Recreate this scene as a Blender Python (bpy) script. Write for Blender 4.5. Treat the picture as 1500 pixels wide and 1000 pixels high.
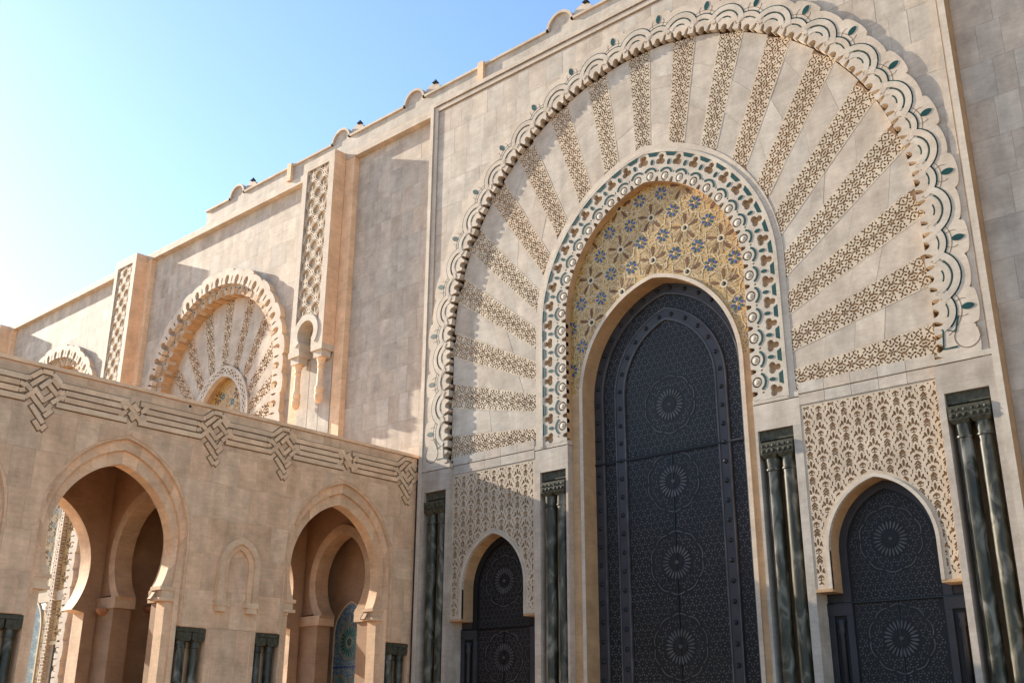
import bpy, math, random
import numpy as np
from mathutils import Matrix, Vector
PI = math.pi
rad = math.radians
for o in list(bpy.data.objects):
    bpy.data.objects.remove(o)
S = bpy.context.scene
COL = S.collection

# ------------------------------------------------------------------ camera, sky, sun, exposure
cam = bpy.data.cameras.new('camera')
co = bpy.data.objects.new('camera', cam)
COL.objects.link(co)
S.camera = co
yaw, pit, rol = rad(131.98), rad(19.71), rad(0.307)
h = Vector((math.cos(yaw), math.sin(yaw), 0)); up = Vector((0, 0, 1)); rt = h.cross(up)
fw = h*math.cos(pit) + up*math.sin(pit); uu = up*math.cos(pit) - h*math.sin(pit)
r2 = rt*math.cos(rol) + uu*math.sin(rol); u2 = uu*math.cos(rol) - rt*math.sin(rol)
M = Matrix(((r2.x, u2.x, -fw.x, 0), (r2.y, u2.y, -fw.y, -30), (r2.z, u2.z, -fw.z, 1.65), (0, 0, 0, 1)))
co.matrix_world = M
cam.sensor_width = 36; cam.lens = 36*1562.7/1500
cam.clip_start = 0.1; cam.clip_end = 3000

SUN = Vector((6.6, 1.0, -2.74)).normalized()          # direction the light travels
elev = math.asin(-SUN.z); az = math.atan2(-SUN.y, -SUN.x)
W = bpy.data.worlds.new('World'); S.world = W; W.use_nodes = True
nt = W.node_tree; bg = nt.nodes['Background']
sky = nt.nodes.new('ShaderNodeTexSky'); sky.sky_type = 'NISHITA'; sky.sun_disc = False
sky.sun_elevation = elev; sky.sun_rotation = PI/2 - az
sky.air_density = 1.0; sky.dust_density = 0.5; sky.ozone_density = 3.2
nt.links.new(sky.outputs[0], bg.inputs[0]); bg.inputs[1].default_value = 0.15
sl = bpy.data.lights.new('sun', 'SUN'); sl.energy = 5.0; sl.angle = rad(0.5); sl.color = (1.0, 0.90, 0.74)
so = bpy.data.objects.new('sun', sl); COL.objects.link(so); so.location = (-60, -40, 40)
so.rotation_euler = SUN.to_track_quat('-Z', 'Y').to_euler()
S.view_settings.view_transform = 'Standard'; S.view_settings.look = 'None'
S.view_settings.gamma = 1; S.view_settings.exposure = 1.15
try: S.view_settings.use_curve_mapping = False
except Exception: pass
S.render.engine = 'CYCLES'
S.cycles.max_bounces = 8; S.cycles.diffuse_bounces = 6

# ------------------------------------------------------------------ materials
def new_mat(name):
    m = bpy.data.materials.new(name); m.use_nodes = True
    n = m.node_tree.nodes; l = m.node_tree.links
    return m, n, l, n['Principled BSDF']
def stone(name, col, var=0.10, tint=0.16, rough=0.75, hue=(1.0, 0.93, 0.88), streak=0.0, bump=0.15):
    m, n, l, b = new_mat(name)
    geo = n.new('ShaderNodeNewGeometry')
    oi = n.new('ShaderNodeObjectInfo')
    off = n.new('ShaderNodeVectorMath'); off.operation = 'SCALE'; off.inputs[3].default_value = 37.0
    comb = n.new('ShaderNodeCombineXYZ'); l.new(oi.outputs['Random'], comb.inputs[0]); l.new(oi.outputs['Random'], comb.inputs[1])
    l.new(comb.outputs[0], off.inputs[0])
    add = n.new('ShaderNodeVectorMath'); add.operation = 'ADD'
    l.new(geo.outputs['Position'], add.inputs[0]); l.new(off.outputs[0], add.inputs[1])
    n1 = n.new('ShaderNodeTexNoise'); n1.inputs['Scale'].default_value = 1.3; n1.inputs['Detail'].default_value = 7; n1.inputs['Roughness'].default_value = 0.65
    l.new(add.outputs[0], n1.inputs['Vector'])
    n2 = n.new('ShaderNodeTexNoise'); n2.inputs['Scale'].default_value = 9; n2.inputs['Detail'].default_value = 5
    l.new(add.outputs[0], n2.inputs['Vector'])
    r1 = n.new('ShaderNodeValToRGB')
    c0 = [c*(1-2.2*var)*k for c, k in zip(col, (0.98, 0.94, 0.90))]; c1 = [min(1, c*(1+1.5*var)) for c in col]
    r1.color_ramp.elements[0].position = 0.28; r1.color_ramp.elements[1].position = 0.72
    r1.color_ramp.elements[0].color = (*c0, 1); r1.color_ramp.elements[1].color = (*c1, 1)
    l.new(n1.outputs[0], r1.inputs[0])
    # per-slab tint: value and warmth drift from piece to piece
    mr = n.new('ShaderNodeMapRange'); mr.inputs[3].default_value = 1-tint; mr.inputs[4].default_value = 1+tint*0.8
    l.new(oi.outputs['Random'], mr.inputs[0])
    wn = n.new('ShaderNodeTexWhiteNoise'); wn.noise_dimensions = '1D'; l.new(oi.outputs['Random'], wn.inputs['W'])
    tm = n.new('ShaderNodeMix'); tm.data_type = 'RGBA'
    tm.inputs[6].default_value = (1, 1, 1, 1); tm.inputs[7].default_value = (*hue, 1)
    l.new(wn.outputs[0], tm.inputs[0])
    mu = n.new('ShaderNodeMix'); mu.data_type = 'RGBA'; mu.blend_type = 'MULTIPLY'; mu.inputs[0].default_value = 1
    l.new(r1.outputs[0], mu.inputs[6]); l.new(tm.outputs[2], mu.inputs[7])
    hs = n.new('ShaderNodeHueSaturation'); l.new(mu.outputs[2], hs.inputs['Color']); l.new(mr.outputs[0], hs.inputs['Value'])
    mf = n.new('ShaderNodeMapRange'); mf.inputs[3].default_value = 0.9; mf.inputs[4].default_value = 1.08
    l.new(n2.outputs[0], mf.inputs[0])
    h2 = n.new('ShaderNodeHueSaturation'); l.new(hs.outputs[0], h2.inputs['Color']); l.new(mf.outputs[0], h2.inputs['Value'])
    mv = n.new('ShaderNodeMapping'); mv.inputs['Scale'].default_value = (2.0, 2.0, 14.0); l.new(add.outputs[0], mv.inputs[0])
    n5 = n.new('ShaderNodeTexNoise'); n5.inputs['Scale'].default_value = 0.8; n5.inputs['Detail'].default_value = 6; n5.inputs['Distortion'].default_value = 0.6; l.new(mv.outputs[0], n5.inputs['Vector'])
    m5 = n.new('ShaderNodeMapRange'); m5.inputs[1].default_value = 0.3; m5.inputs[2].default_value = 0.7; m5.inputs[3].default_value = 0.91; m5.inputs[4].default_value = 1.05; l.new(n5.outputs[0], m5.inputs[0])
    h5 = n.new('ShaderNodeHueSaturation'); l.new(h2.outputs[0], h5.inputs['Color']); l.new(m5.outputs[0], h5.inputs['Value'])
    out = h5.outputs[0]
    if streak:                                           # rain streaks down the wall
        mp = n.new('ShaderNodeMapping'); mp.inputs['Scale'].default_value = (2.2, 2.2, 0.12)
        l.new(geo.outputs['Position'], mp.inputs[0])
        n3 = n.new('ShaderNodeTexNoise'); n3.inputs['Scale'].default_value = 1.0; n3.inputs['Detail'].default_value = 4
        l.new(mp.outputs[0], n3.inputs['Vector'])
        m3 = n.new('ShaderNodeMapRange'); m3.inputs[1].default_value = 0.35; m3.inputs[2].default_value = 0.7
        m3.inputs[3].default_value = 1-streak; m3.inputs[4].default_value = 1.03
        l.new(n3.outputs[0], m3.inputs[0])
        h3 = n.new('ShaderNodeHueSaturation'); l.new(out, h3.inputs['Color']); l.new(m3.outputs[0], h3.inputs['Value'])
        out = h3.outputs[0]
    l.new(out, b.inputs['Base Color'])
    b.inputs['Roughness'].default_value = rough
    bp = n.new('ShaderNodeBump'); bp.inputs['Strength'].default_value = bump; bp.inputs['Distance'].default_value = 0.02
    l.new(n2.outputs[0], bp.inputs['Height']); l.new(bp.outputs[0], b.inputs['Normal'])
    return m
def plain(name, col, rough=0.5, metal=0.0, var=0.15, scale=6.0, coat=0.0, spec=0.5):
    m, n, l, b = new_mat(name)
    geo = n.new('ShaderNodeNewGeometry')
    nz = n.new('ShaderNodeTexNoise'); nz.inputs['Scale'].default_value = scale; nz.inputs['Detail'].default_value = 5
    l.new(geo.outputs['Position'], nz.inputs['Vector'])
    r = n.new('ShaderNodeValToRGB'); r.color_ramp.elements[0].position = 0.3; r.color_ramp.elements[1].position = 0.7
    r.color_ramp.elements[0].color = (*[c*(1-var) for c in col], 1); r.color_ramp.elements[1].color = (*[min(1, c*(1+var)) for c in col], 1)
    l.new(nz.outputs[0], r.inputs[0]); l.new(r.outputs[0], b.inputs['Base Color'])
    mr = n.new('ShaderNodeMapRange'); mr.inputs[3].default_value = max(0.03, rough-0.08); mr.inputs[4].default_value = rough+0.1
    l.new(nz.outputs[0], mr.inputs[0]); l.new(mr.outputs[0], b.inputs['Roughness'])
    b.inputs['Metallic'].default_value = metal
    b.inputs['Specular IOR Level'].default_value = spec
    if coat: b.inputs['Coat Weight'].default_value = coat
    return m
def marble(name):
    m, n, l, b = new_mat(name)
    geo = n.new('ShaderNodeNewGeometry')
    mp = n.new('ShaderNodeMapping'); mp.inputs['Scale'].default_value = (1.6, 1.6, 0.7); l.new(geo.outputs['Position'], mp.inputs[0])
    a = n.new('ShaderNodeTexNoise'); a.inputs['Scale'].default_value = 1.6; a.inputs['Detail'].default_value = 9; a.inputs['Distortion'].default_value = 1.2
    l.new(mp.outputs[0], a.inputs['Vector'])
    r = n.new('ShaderNodeValToRGB'); e = r.color_ramp.elements
    e[0].position = 0.3; e[0].color = (0.014, 0.015, 0.009, 1); e[1].position = 0.75; e[1].color = (0.26, 0.23, 0.175, 1)
    k = e.new(0.5); k.color = (0.055, 0.048, 0.028, 1)
    l.new(a.outputs[0], r.inputs[0]); l.new(r.outputs[0], b.inputs['Base Color'])
    b.inputs['Roughness'].default_value = 0.34; b.inputs['Specular IOR Level'].default_value = 0.28
    return m
def zellige(name, c1, c2, c3, scale=7.0):
    m, n, l, b = new_mat(name)
    geo = n.new('ShaderNodeNewGeometry')
    v = n.new('ShaderNodeTexVoronoi'); v.inputs['Scale'].default_value = scale; l.new(geo.outputs['Position'], v.inputs['Vector'])
    r = n.new('ShaderNodeValToRGB'); r.color_ramp.interpolation = 'CONSTANT'; e = r.color_ramp.elements
    e[0].position = 0; e[0].color = (*c1, 1); e[1].position = 0.42; e[1].color = (*c2, 1); k = e.new(0.75); k.color = (*c3, 1)
    sep = n.new('ShaderNodeSeparateColor'); l.new(v.outputs['Color'], sep.inputs[0]); l.new(sep.outputs[0], r.inputs[0])
    l.new(r.outputs[0], b.inputs['Base Color']); b.inputs['Roughness'].default_value = 0.45
    return m
M_ST = stone('facade_limestone', (0.51, 0.44, 0.352), tint=0.085, var=0.12, streak=0.15)
M_TR = stone('trim_limestone', (0.55, 0.475, 0.375), tint=0.05, var=0.09, streak=0.10)
M_CG = stone('carving_ground_shade_tint', (0.49, 0.315, 0.175), tint=0.04, var=0.12)  # brown shade and warm bounce of carved recesses put into the colour
M_CV = stone('carved_limestone', (0.53, 0.435, 0.315), tint=0.04, var=0.09)
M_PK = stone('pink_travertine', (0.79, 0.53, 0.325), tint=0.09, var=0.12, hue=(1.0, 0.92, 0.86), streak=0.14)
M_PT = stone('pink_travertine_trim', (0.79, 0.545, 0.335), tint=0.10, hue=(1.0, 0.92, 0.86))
M_PI = stone('interior_shade_travertine', (0.40, 0.245, 0.135), tint=0.12)  # darker copy of the arcade stone, interior shade put into its colour
M_PJ = stone('interior_shade_trim', (0.56, 0.375, 0.225), tint=0.15)  # rib and impost stone, also darkened in colour for interior shade
M_WF = plain('added_floor_dark', (0.10, 0.085, 0.065), 0.35)  # kept dark to weaken bounce light inside the arcade
M_PV = stone('voussoir_travertine', (0.79, 0.525, 0.315), tint=0.17, hue=(1.0, 0.90, 0.82))
M_OC = stone('bounce_tint_lining', (0.46, 0.29, 0.145), tint=0.10)  # warm bounce on soffits, reveals and sides painted as ochre
M_GR = plain('green_glaze', (0.002, 0.040, 0.031), 0.4, var=0.35, scale=3, spec=.3)
M_GL = plain('green_glaze_line', (0.003, 0.036, 0.028), 0.5, var=0.3, spec=.2)
M_BR = plain('joint_and_groove_shade', (0.17, 0.105, 0.055), 0.85, var=0.3)  # joint brown; beneath the straps it paints the groove shade
M_MB = marble('dark_green_marble')
M_MC = plain('grey_green_marble', (0.065, 0.058, 0.036), 0.6, var=0.45, scale=9, spec=.2)
M_DR = plain('blue_black_metal', (0.0095, 0.0085, 0.0085), 0.5, 0.0, spec=.25, var=0.3, scale=1.2)
M_DB = plain('steel_blue_band', (0.034, 0.031, 0.034), 0.5, 0.0, spec=.3, var=0.25, scale=1.5)
M_DP = plain('pale_steel_pattern', (0.066, 0.062, 0.062), 0.5, 0.0, spec=.3, var=0.35, scale=1.4)
M_BT = plain('black_bolt', (0.02, 0.023, 0.028), 0.3, 0.7)
M_GO = zellige('gold_mosaic', (0.42, 0.24, 0.04), (0.43, 0.295, 0.125), (0.20, 0.10, 0.032), 20.0)
M_BP = plain('brown_tile', (0.135, 0.06, 0.022), 0.5, var=0.3, spec=.2)
M_TP = plain('tan_tile', (0.36, 0.235, 0.11), 0.5, var=0.25, spec=.2)
M_BL = plain('blue_tile', (0.014, 0.036, 0.20), 0.35, var=0.3)
M_GT = plain('bottle_green_tile', (0.016, 0.075, 0.06), 0.25, var=0.3)
M_CR = plain('cream_tile', (0.52, 0.41, 0.25), 0.5, var=0.1)
M_DK = plain('black_cap_metal', (0.018, 0.018, 0.02), 0.5, 0.3)
M_TC = plain('terracotta_shade', (0.42, 0.17, 0.07), 0.6)
M_ZB = zellige('blue_zellige', (0.07, 0.13, 0.20), (0.12, 0.23, 0.23), (0.30, 0.29, 0.22), 16)
M_ZT = plain('teal_zellige', (0.10, 0.22, 0.20), 0.4, var=0.3)
M_GD = stone('pavement_stone', (0.60, 0.45, 0.30), tint=0.0)
M_RF = plain('roof_felt', (0.42, 0.37, 0.31), 0.9)

# ------------------------------------------------------------------ mesh builder in wall coordinates
CX = -20.35                       # world x of the portal's axis
AX = -32.30                       # world x of the arcade front
def FAC(u, z, d): return (CX+u, -d, z)                # facade: u along, z up, d proud of the wall plane
def ARC(u, z, d): return (AX+d, u, z)                 # arcade wing front (faces +X)
def RIB(u, z, d): return (u, -d, z)
class MB:
    def __init__(s, fr=FAC): s.v = []; s.f = []; s.fr = fr
    def p(s, u, z, d): s.v.append(s.fr(u, z, d)); return len(s.v)-1
    def prism(s, poly, d0, d1, back=False):
        a = sum(poly[i][0]*poly[(i+1) % len(poly)][1]-poly[(i+1) % len(poly)][0]*poly[i][1] for i in range(len(poly)))
        if a < 0: poly = poly[::-1]
        n = len(poly); b = len(s.v)
        for u, z in poly: s.p(u, z, d1)
        for u, z in poly: s.p(u, z, d0)
        s.f.append(list(range(b, b+n)))
        if back: s.f.append(list(range(b+2*n-1, b+n-1, -1)))
        for i in range(n):
            j = (i+1) % n
            s.f.append([b+i, b+n+i, b+n+j, b+j])
        return s
    def box(s, u0, u1, z0, z1, d0, d1): return s.prism([(u0, z0), (u1, z0), (u1, z1), (u0, z1)], d0, d1, True)
    def band(s, A, B, d0, d1, closed=False):               # strip between two polylines, with thickness
        n = len(A); b = len(s.v)
        for L in (A, B):
            for u, z in L: s.p(u, z, d1)
        for L in (A, B):
            for u, z in L: s.p(u, z, d0)
        for i in range(n-1):
            s.f.append([b+i, b+n+i, b+n+i+1, b+i+1])
            s.f.append([b+i, b+i+1, b+2*n+i+1, b+2*n+i])
            s.f.append([b+n+i+1, b+n+i, b+3*n+i, b+3*n+i+1])
        s.f.append([b, b+2*n, b+3*n, b+n]); s.f.append([b+n-1, b+2*n-1, b+4*n-1, b+3*n-1])
        return s
    def dome(s, u, z, r, d0, hh, n=12, rings=3):
        b = len(s.v)
        for k in range(rings):
            a = k/rings*PI/2
            for i in range(n):
                t = 2*PI*i/n
                s.p(u+r*math.cos(a)*math.cos(t), z+r*math.cos(a)*math.sin(t), d0+hh*math.sin(a))
        top = s.p(u, z, d0+hh)
        for k in range(rings-1):
            for i in range(n):
                j = (i+1) % n
                s.f.append([b+k*n+i, b+k*n+j, b+(k+1)*n+j, b+(k+1)*n+i])
        for i in range(n): s.f.append([b+(rings-1)*n+i, b+(rings-1)*n+(i+1) % n, top])
        return s
    def lathe(s, u, d, prof, n=20):                        # prof: (radius, z) from bottom to top
        b = len(s.v)
        for r, z in prof:
            for i in range(n):
                t = 2*PI*i/n; s.p(u+r*math.cos(t), z, d+r*math.sin(t))
        for k in range(len(prof)-1):
            for i in range(n):
                j = (i+1) % n
                s.f.append([b+k*n+i, b+(k+1)*n+i, b+(k+1)*n+j, b+k*n+j])
        s.f.append([b+i for i in range(n)]); s.f.append([b+(len(prof)-1)*n+i for i in range(n-1, -1, -1)])
        return s
    def wall(s, p, q, d0, d1):                             # quad standing on the edge p-q
        b = len(s.v); s.p(*p, d1); s.p(*q, d1); s.p(*q, d0); s.p(*p, d0); s.f.append([b, b+1, b+2, b+3])
    def build(s, name, mat, parent=None, smooth=False, **props):
        off = ROOT.get(parent.name, (0, 0, 0)) if parent else (0, 0, 0)
        me = bpy.data.meshes.new(name)
        me.from_pydata([(x-off[0], y-off[1], z-off[2]) for x, y, z in s.v], [], s.f)
        me.materials.append(mat)
        if smooth: me.shade_smooth()
        o = bpy.data.objects.new(name, me); COL.objects.link(o)
        if parent: o.parent = parent; ROOT[o.name] = off
        for k, v in props.items(): o[k] = v
        return o
ROOT = {}
def thing(name, label, cat, loc, group=None):
    o = bpy.data.objects.new(name, None); COL.objects.link(o); o.location = loc
    o['label'] = label; o['category'] = cat
    if group: o['group'] = group
    o.empty_display_size = 0.5
    ROOT[o.name] = tuple(loc)
    return o
def copy_tree(o, parent=None):
    c = o.copy(); COL.objects.link(c)
    if parent: c.parent = parent
    for ch in list(o.children): copy_tree(ch, c)
    return c

# carve: plate between d0 and d1 kept where f(U,Z) > 0, cut along the zero line (marching squares)
def carve(mb, f, u0, u1, z0, z1, res, d0, d1, mapf=None):
    nu = max(2, int(math.ceil((u1-u0)/res))); nz = max(2, int(math.ceil((z1-z0)/res)))
    us = np.linspace(u0, u1, nu+1); zs = np.linspace(z0, z1, nz+1)
    U, Z = np.meshgrid(us, zs); F = f(U, Z)
    F = np.where(np.abs(F) < 1e-6, 1e-6, F)
    ins = F > 0
    cnt = ins[:-1, :-1].astype(int)+ins[1:, :-1]+ins[:-1, 1:]+ins[1:, 1:]
    mp = mapf or (lambda a, b: (a, b))
    def P(a, b, d): return mb.p(*mp(a, b), d)
    maxrun = 10**6 if mapf is None else 6
    for j in range(nz):
        row = cnt[j]; i = 0
        if not row.any(): continue
        while i < nu:
            c = row[i]
            if c == 4:
                k = i
                while k < nu and row[k] == 4 and k-i < maxrun: k += 1
                b = len(mb.v)
                P(us[i], zs[j], d1); P(us[k], zs[j], d1); P(us[k], zs[j+1], d1); P(us[i], zs[j+1], d1)
                mb.f.append([b, b+1, b+2, b+3]); i = k; continue
            if c:
                cs = [(us[i], zs[j], F[j, i]), (us[i+1], zs[j], F[j, i+1]), (us[i+1], zs[j+1], F[j+1, i+1]), (us[i], zs[j+1], F[j+1, i])]
                poly = []; mark = []
                for q in range(4):
                    a = cs[q]; e = cs[(q+1) % 4]
                    if a[2] > 0: poly.append((a[0], a[1])); mark.append(0)
                    if (a[2] > 0) != (e[2] > 0):
                        t = a[2]/(a[2]-e[2]); poly.append((a[0]+t*(e[0]-a[0]), a[1]+t*(e[1]-a[1]))); mark.append(1 if a[2] > 0 else 2)
                b = len(mb.v)
                for x, y in poly: P(x, y, d1)
                n = len(poly); mb.f.append(list(range(b, b+n)))
                for q in range(n):
                    if mark[q] == 1 and mark[(q+1) % n] == 2:
                        w = (q+1) % n
                        x, y = poly[w]; g = P(x, y, d0); x, y = poly[q]; g2 = P(x, y, d0)
                        mb.f.append([b+q, g2, g, b+w])
            i += 1
    return mb
def circ(U, Z, a, b, r): return np.hypot(U-a, Z-b)-r
def ell(U, Z, a, b, ra, rb, ang=0.0):
    c, s_ = math.cos(ang), math.sin(ang); X = (U-a)*c+(Z-b)*s_; Y = -(U-a)*s_+(Z-b)*c
    return (np.hypot(X/ra, Y/rb)-1)*min(ra, rb)
def cap(U, Z, a, b, c, d, r):
    dx, dy = c-a, d-b; L = dx*dx+dy*dy+1e-9
    t = np.clip(((U-a)*dx+(Z-b)*dy)/L, 0, 1); return np.hypot(U-a-t*dx, Z-b-t*dy)-r
def mn(*a):
    r = a[0]
    for x in a[1:]: r = np.minimum(r, x)
    return r
def mx(*a):
    r = a[0]
    for x in a[1:]: r = np.maximum(r, x)
    return r

class Arch:                       # pointed arch: two arcs, half width `half` at height zc, eccentricity e
    def __init__(s, cu, zc, e, half): s.cu, s.zc, s.e, s.half = cu, zc, e, half; s.Rm = half+e; s.fa = math.acos(e/s.Rm); s.S0 = s.fa*s.Rm
    def t_of(s, U, Z):            # half-width coordinate of a point
        a = np.abs(U-s.cu)
        return np.where(Z > s.zc, np.hypot(a+s.e, Z-s.zc)-s.e, a)
    def s_of(s, U, Z):
        a = np.abs(U-s.cu); ph = np.arctan2(Z-s.zc, a+s.e)
        v = np.where(Z > s.zc, (s.fa-ph)*s.Rm, s.S0+(s.zc-Z))
        return v*np.sign(U-s.cu+1e-9)
    def pos(s, sv, t):
        a = abs(sv); sg = 1 if sv >= 0 else -1
        if a < s.S0:
            ph = s.fa-a/s.Rm; r = t+s.e
            return (s.cu+sg*(r*math.cos(ph)-s.e), s.zc+r*math.sin(ph))
        return (s.cu+sg*t, s.zc-(a-s.S0))
    def line(s, t, zb, n=24, n2=1, sides=(-1, 1)):      # polyline left foot -> apex -> right foot
        R = t+s.e; fa = math.acos(min(1, s.e/R)); L = []
        arc = [(R*math.cos(k/n*fa)-s.e, R*math.sin(k/n*fa)) for k in range(n+1)]
        arc[-1] = (0.0, arc[-1][1])
        if zb < s.zc: foot = [(t, zb-s.zc)]
        else: foot = []; arc = [q for q in arc if q[1] >= zb-s.zc]
        if -1 in sides: L += [(s.cu-x, s.zc+z) for x, z in foot+arc]
        if 1 in sides:
            rr = [(s.cu+x, s.zc+z) for x, z in (foot+arc)[::-1]]
            L += rr[1:] if L else rr
        return L
    def halfplane(s, t):          # clip: keep the part of a polygon outside half-width t (tangent cut)
        def cl(poly):
            cu_ = sum(q[0] for q in poly)/len(poly); cz = sum(q[1] for q in poly)/len(poly)
            sg = 1 if cu_ >= s.cu else -1
            if cz <= s.zc: n = (sg, 0.0); k = sg*s.cu+t
            else:
                x0, z0 = s.cu-sg*s.e, s.zc; dx, dz = cu_-x0, cz-z0; L = math.hypot(dx, dz) or 1
                n = (dx/L, dz/L); k = n[0]*x0+n[1]*z0+t+s.e
            return clip_half(poly, n, k)
        return cl
def clip_half(poly, n, k):        # keep n.x >= k
    out = []
    for i in range(len(poly)):
        a, b = poly[i], poly[(i+1) % len(poly)]
        fa, fb = n[0]*a[0]+n[1]*a[1]-k, n[0]*b[0]+n[1]*b[1]-k
        if fa >= 0: out.append(a)
        if (fa >= 0) != (fb >= 0):
            t = fa/(fa-fb); out.append((a[0]+t*(b[0]-a[0]), a[1]+t*(b[1]-a[1])))
    return out
def area(p): return abs(sum(p[i][0]*p[(i+1) % len(p)][1]-p[(i+1) % len(p)][0]*p[i][1] for i in range(len(p))))/2 if len(p) > 2 else 0
def slabs(fr, parent, u0, u1, z0, z1, hh, wr, clips, d0, d1, mat, seed, name='slab', skip=None, g=.003):
    rng = random.Random(seed); z = z0; n = 0
    while z < z1-0.05:
        zt = min(z1, z+hh)
        if z1-zt < 0.3: zt = z1
        u = u0
        while u < u1-0.02:
            w = rng.uniform(*wr); ut = min(u1, u+w)
            if u1-ut < 0.25: ut = u1
            poly = [(u+g, z+g), (ut-g, z+g), (ut-g, zt-g), (u+g, zt-g)]
            for c in clips:
                if len(poly) > 2: poly = c(poly)
            if area(poly) > 0.02 and not (skip and skip(poly)):
                mb = MB(fr); mb.prism(poly, d0, d1+rng.uniform(-.002, .002)); mb.build(name, mat, parent); n += 1
            u = ut
        z = zt
    return n
def line_strip(mb, pts, w, d0, d1):
    A, B = [], []
    for i, (x, y) in enumerate(pts):
        a = pts[max(0, i-1)]; b = pts[min(len(pts)-1, i+1)]
        dx, dy = b[0]-a[0], b[1]-a[1]; L = math.hypot(dx, dy) or 1
        A.append((x-dy/L*w/2, y+dx/L*w/2)); B.append((x+dy/L*w/2, y-dx/L*w/2))
    mb.band(B, A, d0, d1) if False else mb.band(A, B, d0, d1)
    return mb

# ------------------------------------------------------------------ ground
g = MB(lambda u, z, d: (u, z, d)); g.v = [(-1500, -1500, 0), (1500, -1500, 0), (1500, 1500, 0), (-1500, 1500, 0)]; g.f = [[0, 1, 2, 3]]
g.build('ground', M_GD, kind='structure')

# ------------------------------------------------------------------ the great portal
portal = thing('portal', 'tall pale stone portal with scalloped arch, carved fan of rays and dark blue metal doors', 'portal', (CX, 0, 0))
HW = 11.70                                            # half width of the portal block
FAN = -0.05                                           # fan and panel plane
SPN = 0.07; FRM = 0.16                                # spandrel plane, frame / scallop plane
BIG = Arch(0, 16.6, 0.0, 10.75)
RING = Arch(0, 16.3, 0.8, 4.55)
big_in, big_out = 10.02, 11.12
# block body behind everything (sides and top)
b = MB()
b.box(-HW+.012, -HW+0.25, 0, 29.0, -0.88, FRM-0.06); b.box(HW-0.25, HW-.012, 0, 29.0, -0.88, FRM-0.06)
b.box(-HW+.25, HW-.25, 28.0, 29.0, -0.9, SPN-0.05)
b.build('wall_core', M_TR, portal)
sp = MB()                                              # spandrel core with the round opening
carve(sp, lambda U, Z: np.where(Z > 16.6, np.hypot(U, Z-16.6), np.abs(U))-10.45, -HW+.25, HW-.25, 11.5, 28.0, 0.25, -0.9, SPN-0.03)
spw = sp.build('spandrel_wall', M_TR, portal)
for a, b_ in ((-11.22, 0), (0, 11.22)):
    slabs(FAC, spw, a, b_, 11.9, 28.5, 1.28, (0.55, 1.05), [BIG.halfplane(10.75)], SPN-0.03, SPN, M_ST, 11+int(b_))
ob = MB(); ob.box(HW+.001, HW+.006, 0, 29.0, -.305, FRM-.004); ob.build('side_bounce_tint', M_OC, portal)  # thin ochre plate paints orange bounce light on the portal's side
# frame mouldings
def frame_strip(mb, o0, o1, zt, d0, d1, zb=11.35):
    mb.prism([(-o1, zb), (-o0, zb), (-o0, zt-(o1-o0)), (-o1, zt)], d0, d1)
    mb.prism([(o1, zb), (o0, zb), (o0, zt-(o1-o0)), (o1, zt)], d0, d1)
    mb.prism([(-o1, zt), (-o0, zt-(o1-o0)), (o0, zt-(o1-o0)), (o1, zt)], d0, d1)
f = MB(); frame_strip(f, 11.5, HW, 29.05, -0.9, FRM+.01, 0); f.build('outer_frame', M_TR, portal)
f = MB(); frame_strip(f, 11.23, 11.44, 28.79, SPN-.04, FRM-.04); f.build('inner_frame', M_TR, portal)
f = MB(); frame_strip(f, 11.44, 11.5, 28.85, SPN-.04, SPN+.02); f.build('frame_groove', M_BR, portal)

# scalloped arch plate, cut through with round and pointed notches
P = 11.5*PI/180*10.75; HP = P/2
def scallop(U, Z, inner=big_in, outer=big_out, A=BIG, hp=HP, k=1.0, zb=11.45, up=0.0):
    t = A.t_of(U, Z); s_ = np.abs(A.s_of(U, Z)); ph = ((s_/hp)+0.5) % 1.0-0.5       # -0.5..0.5 in each half period
    par = np.floor(s_/hp+0.5) % 2                       # 1 = leaf lobe
    lobe = outer+(0.02+0.10*par)*k+0.13*k*np.sqrt(np.clip(1-(2*ph)**2, 0, 1))
    x = ph*hp
    inner_ = inner+up
    notch = mn(ell(x, t, 0, inner_+0.03*k, 0.135*k, 0.18*k), ell(x, t, 0.33*k, inner_+0.05*k, 0.07*k, 0.24*k, -.25), ell(x, t, -0.33*k, inner_+0.05*k, 0.07*k, 0.24*k, .25))
    if up: notch = mn(ell(x, t, 0, inner_, 0.20*k, 0.30*k), ell(np.abs(x), t, hp/2, inner_, 0.06*k, 0.26*k))
    return mn(lobe-t, t-inner, notch, Z-zb)
sc = MB(); carve(sc, scallop, -11.7, 11.7, 11.4, 28.6, 0.05, FAN-0.1, FRM)
scal = sc.build('scalloped_arch', M_TR, portal)
# deep channel behind the notched edge, warm bounce put into its colour
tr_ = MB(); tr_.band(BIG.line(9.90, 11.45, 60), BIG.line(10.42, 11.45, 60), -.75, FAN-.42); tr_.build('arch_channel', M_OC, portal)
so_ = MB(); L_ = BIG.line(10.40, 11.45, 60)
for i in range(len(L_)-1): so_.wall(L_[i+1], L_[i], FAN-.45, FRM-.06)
so_.build('arch_soffit', M_OC, portal)
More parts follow.
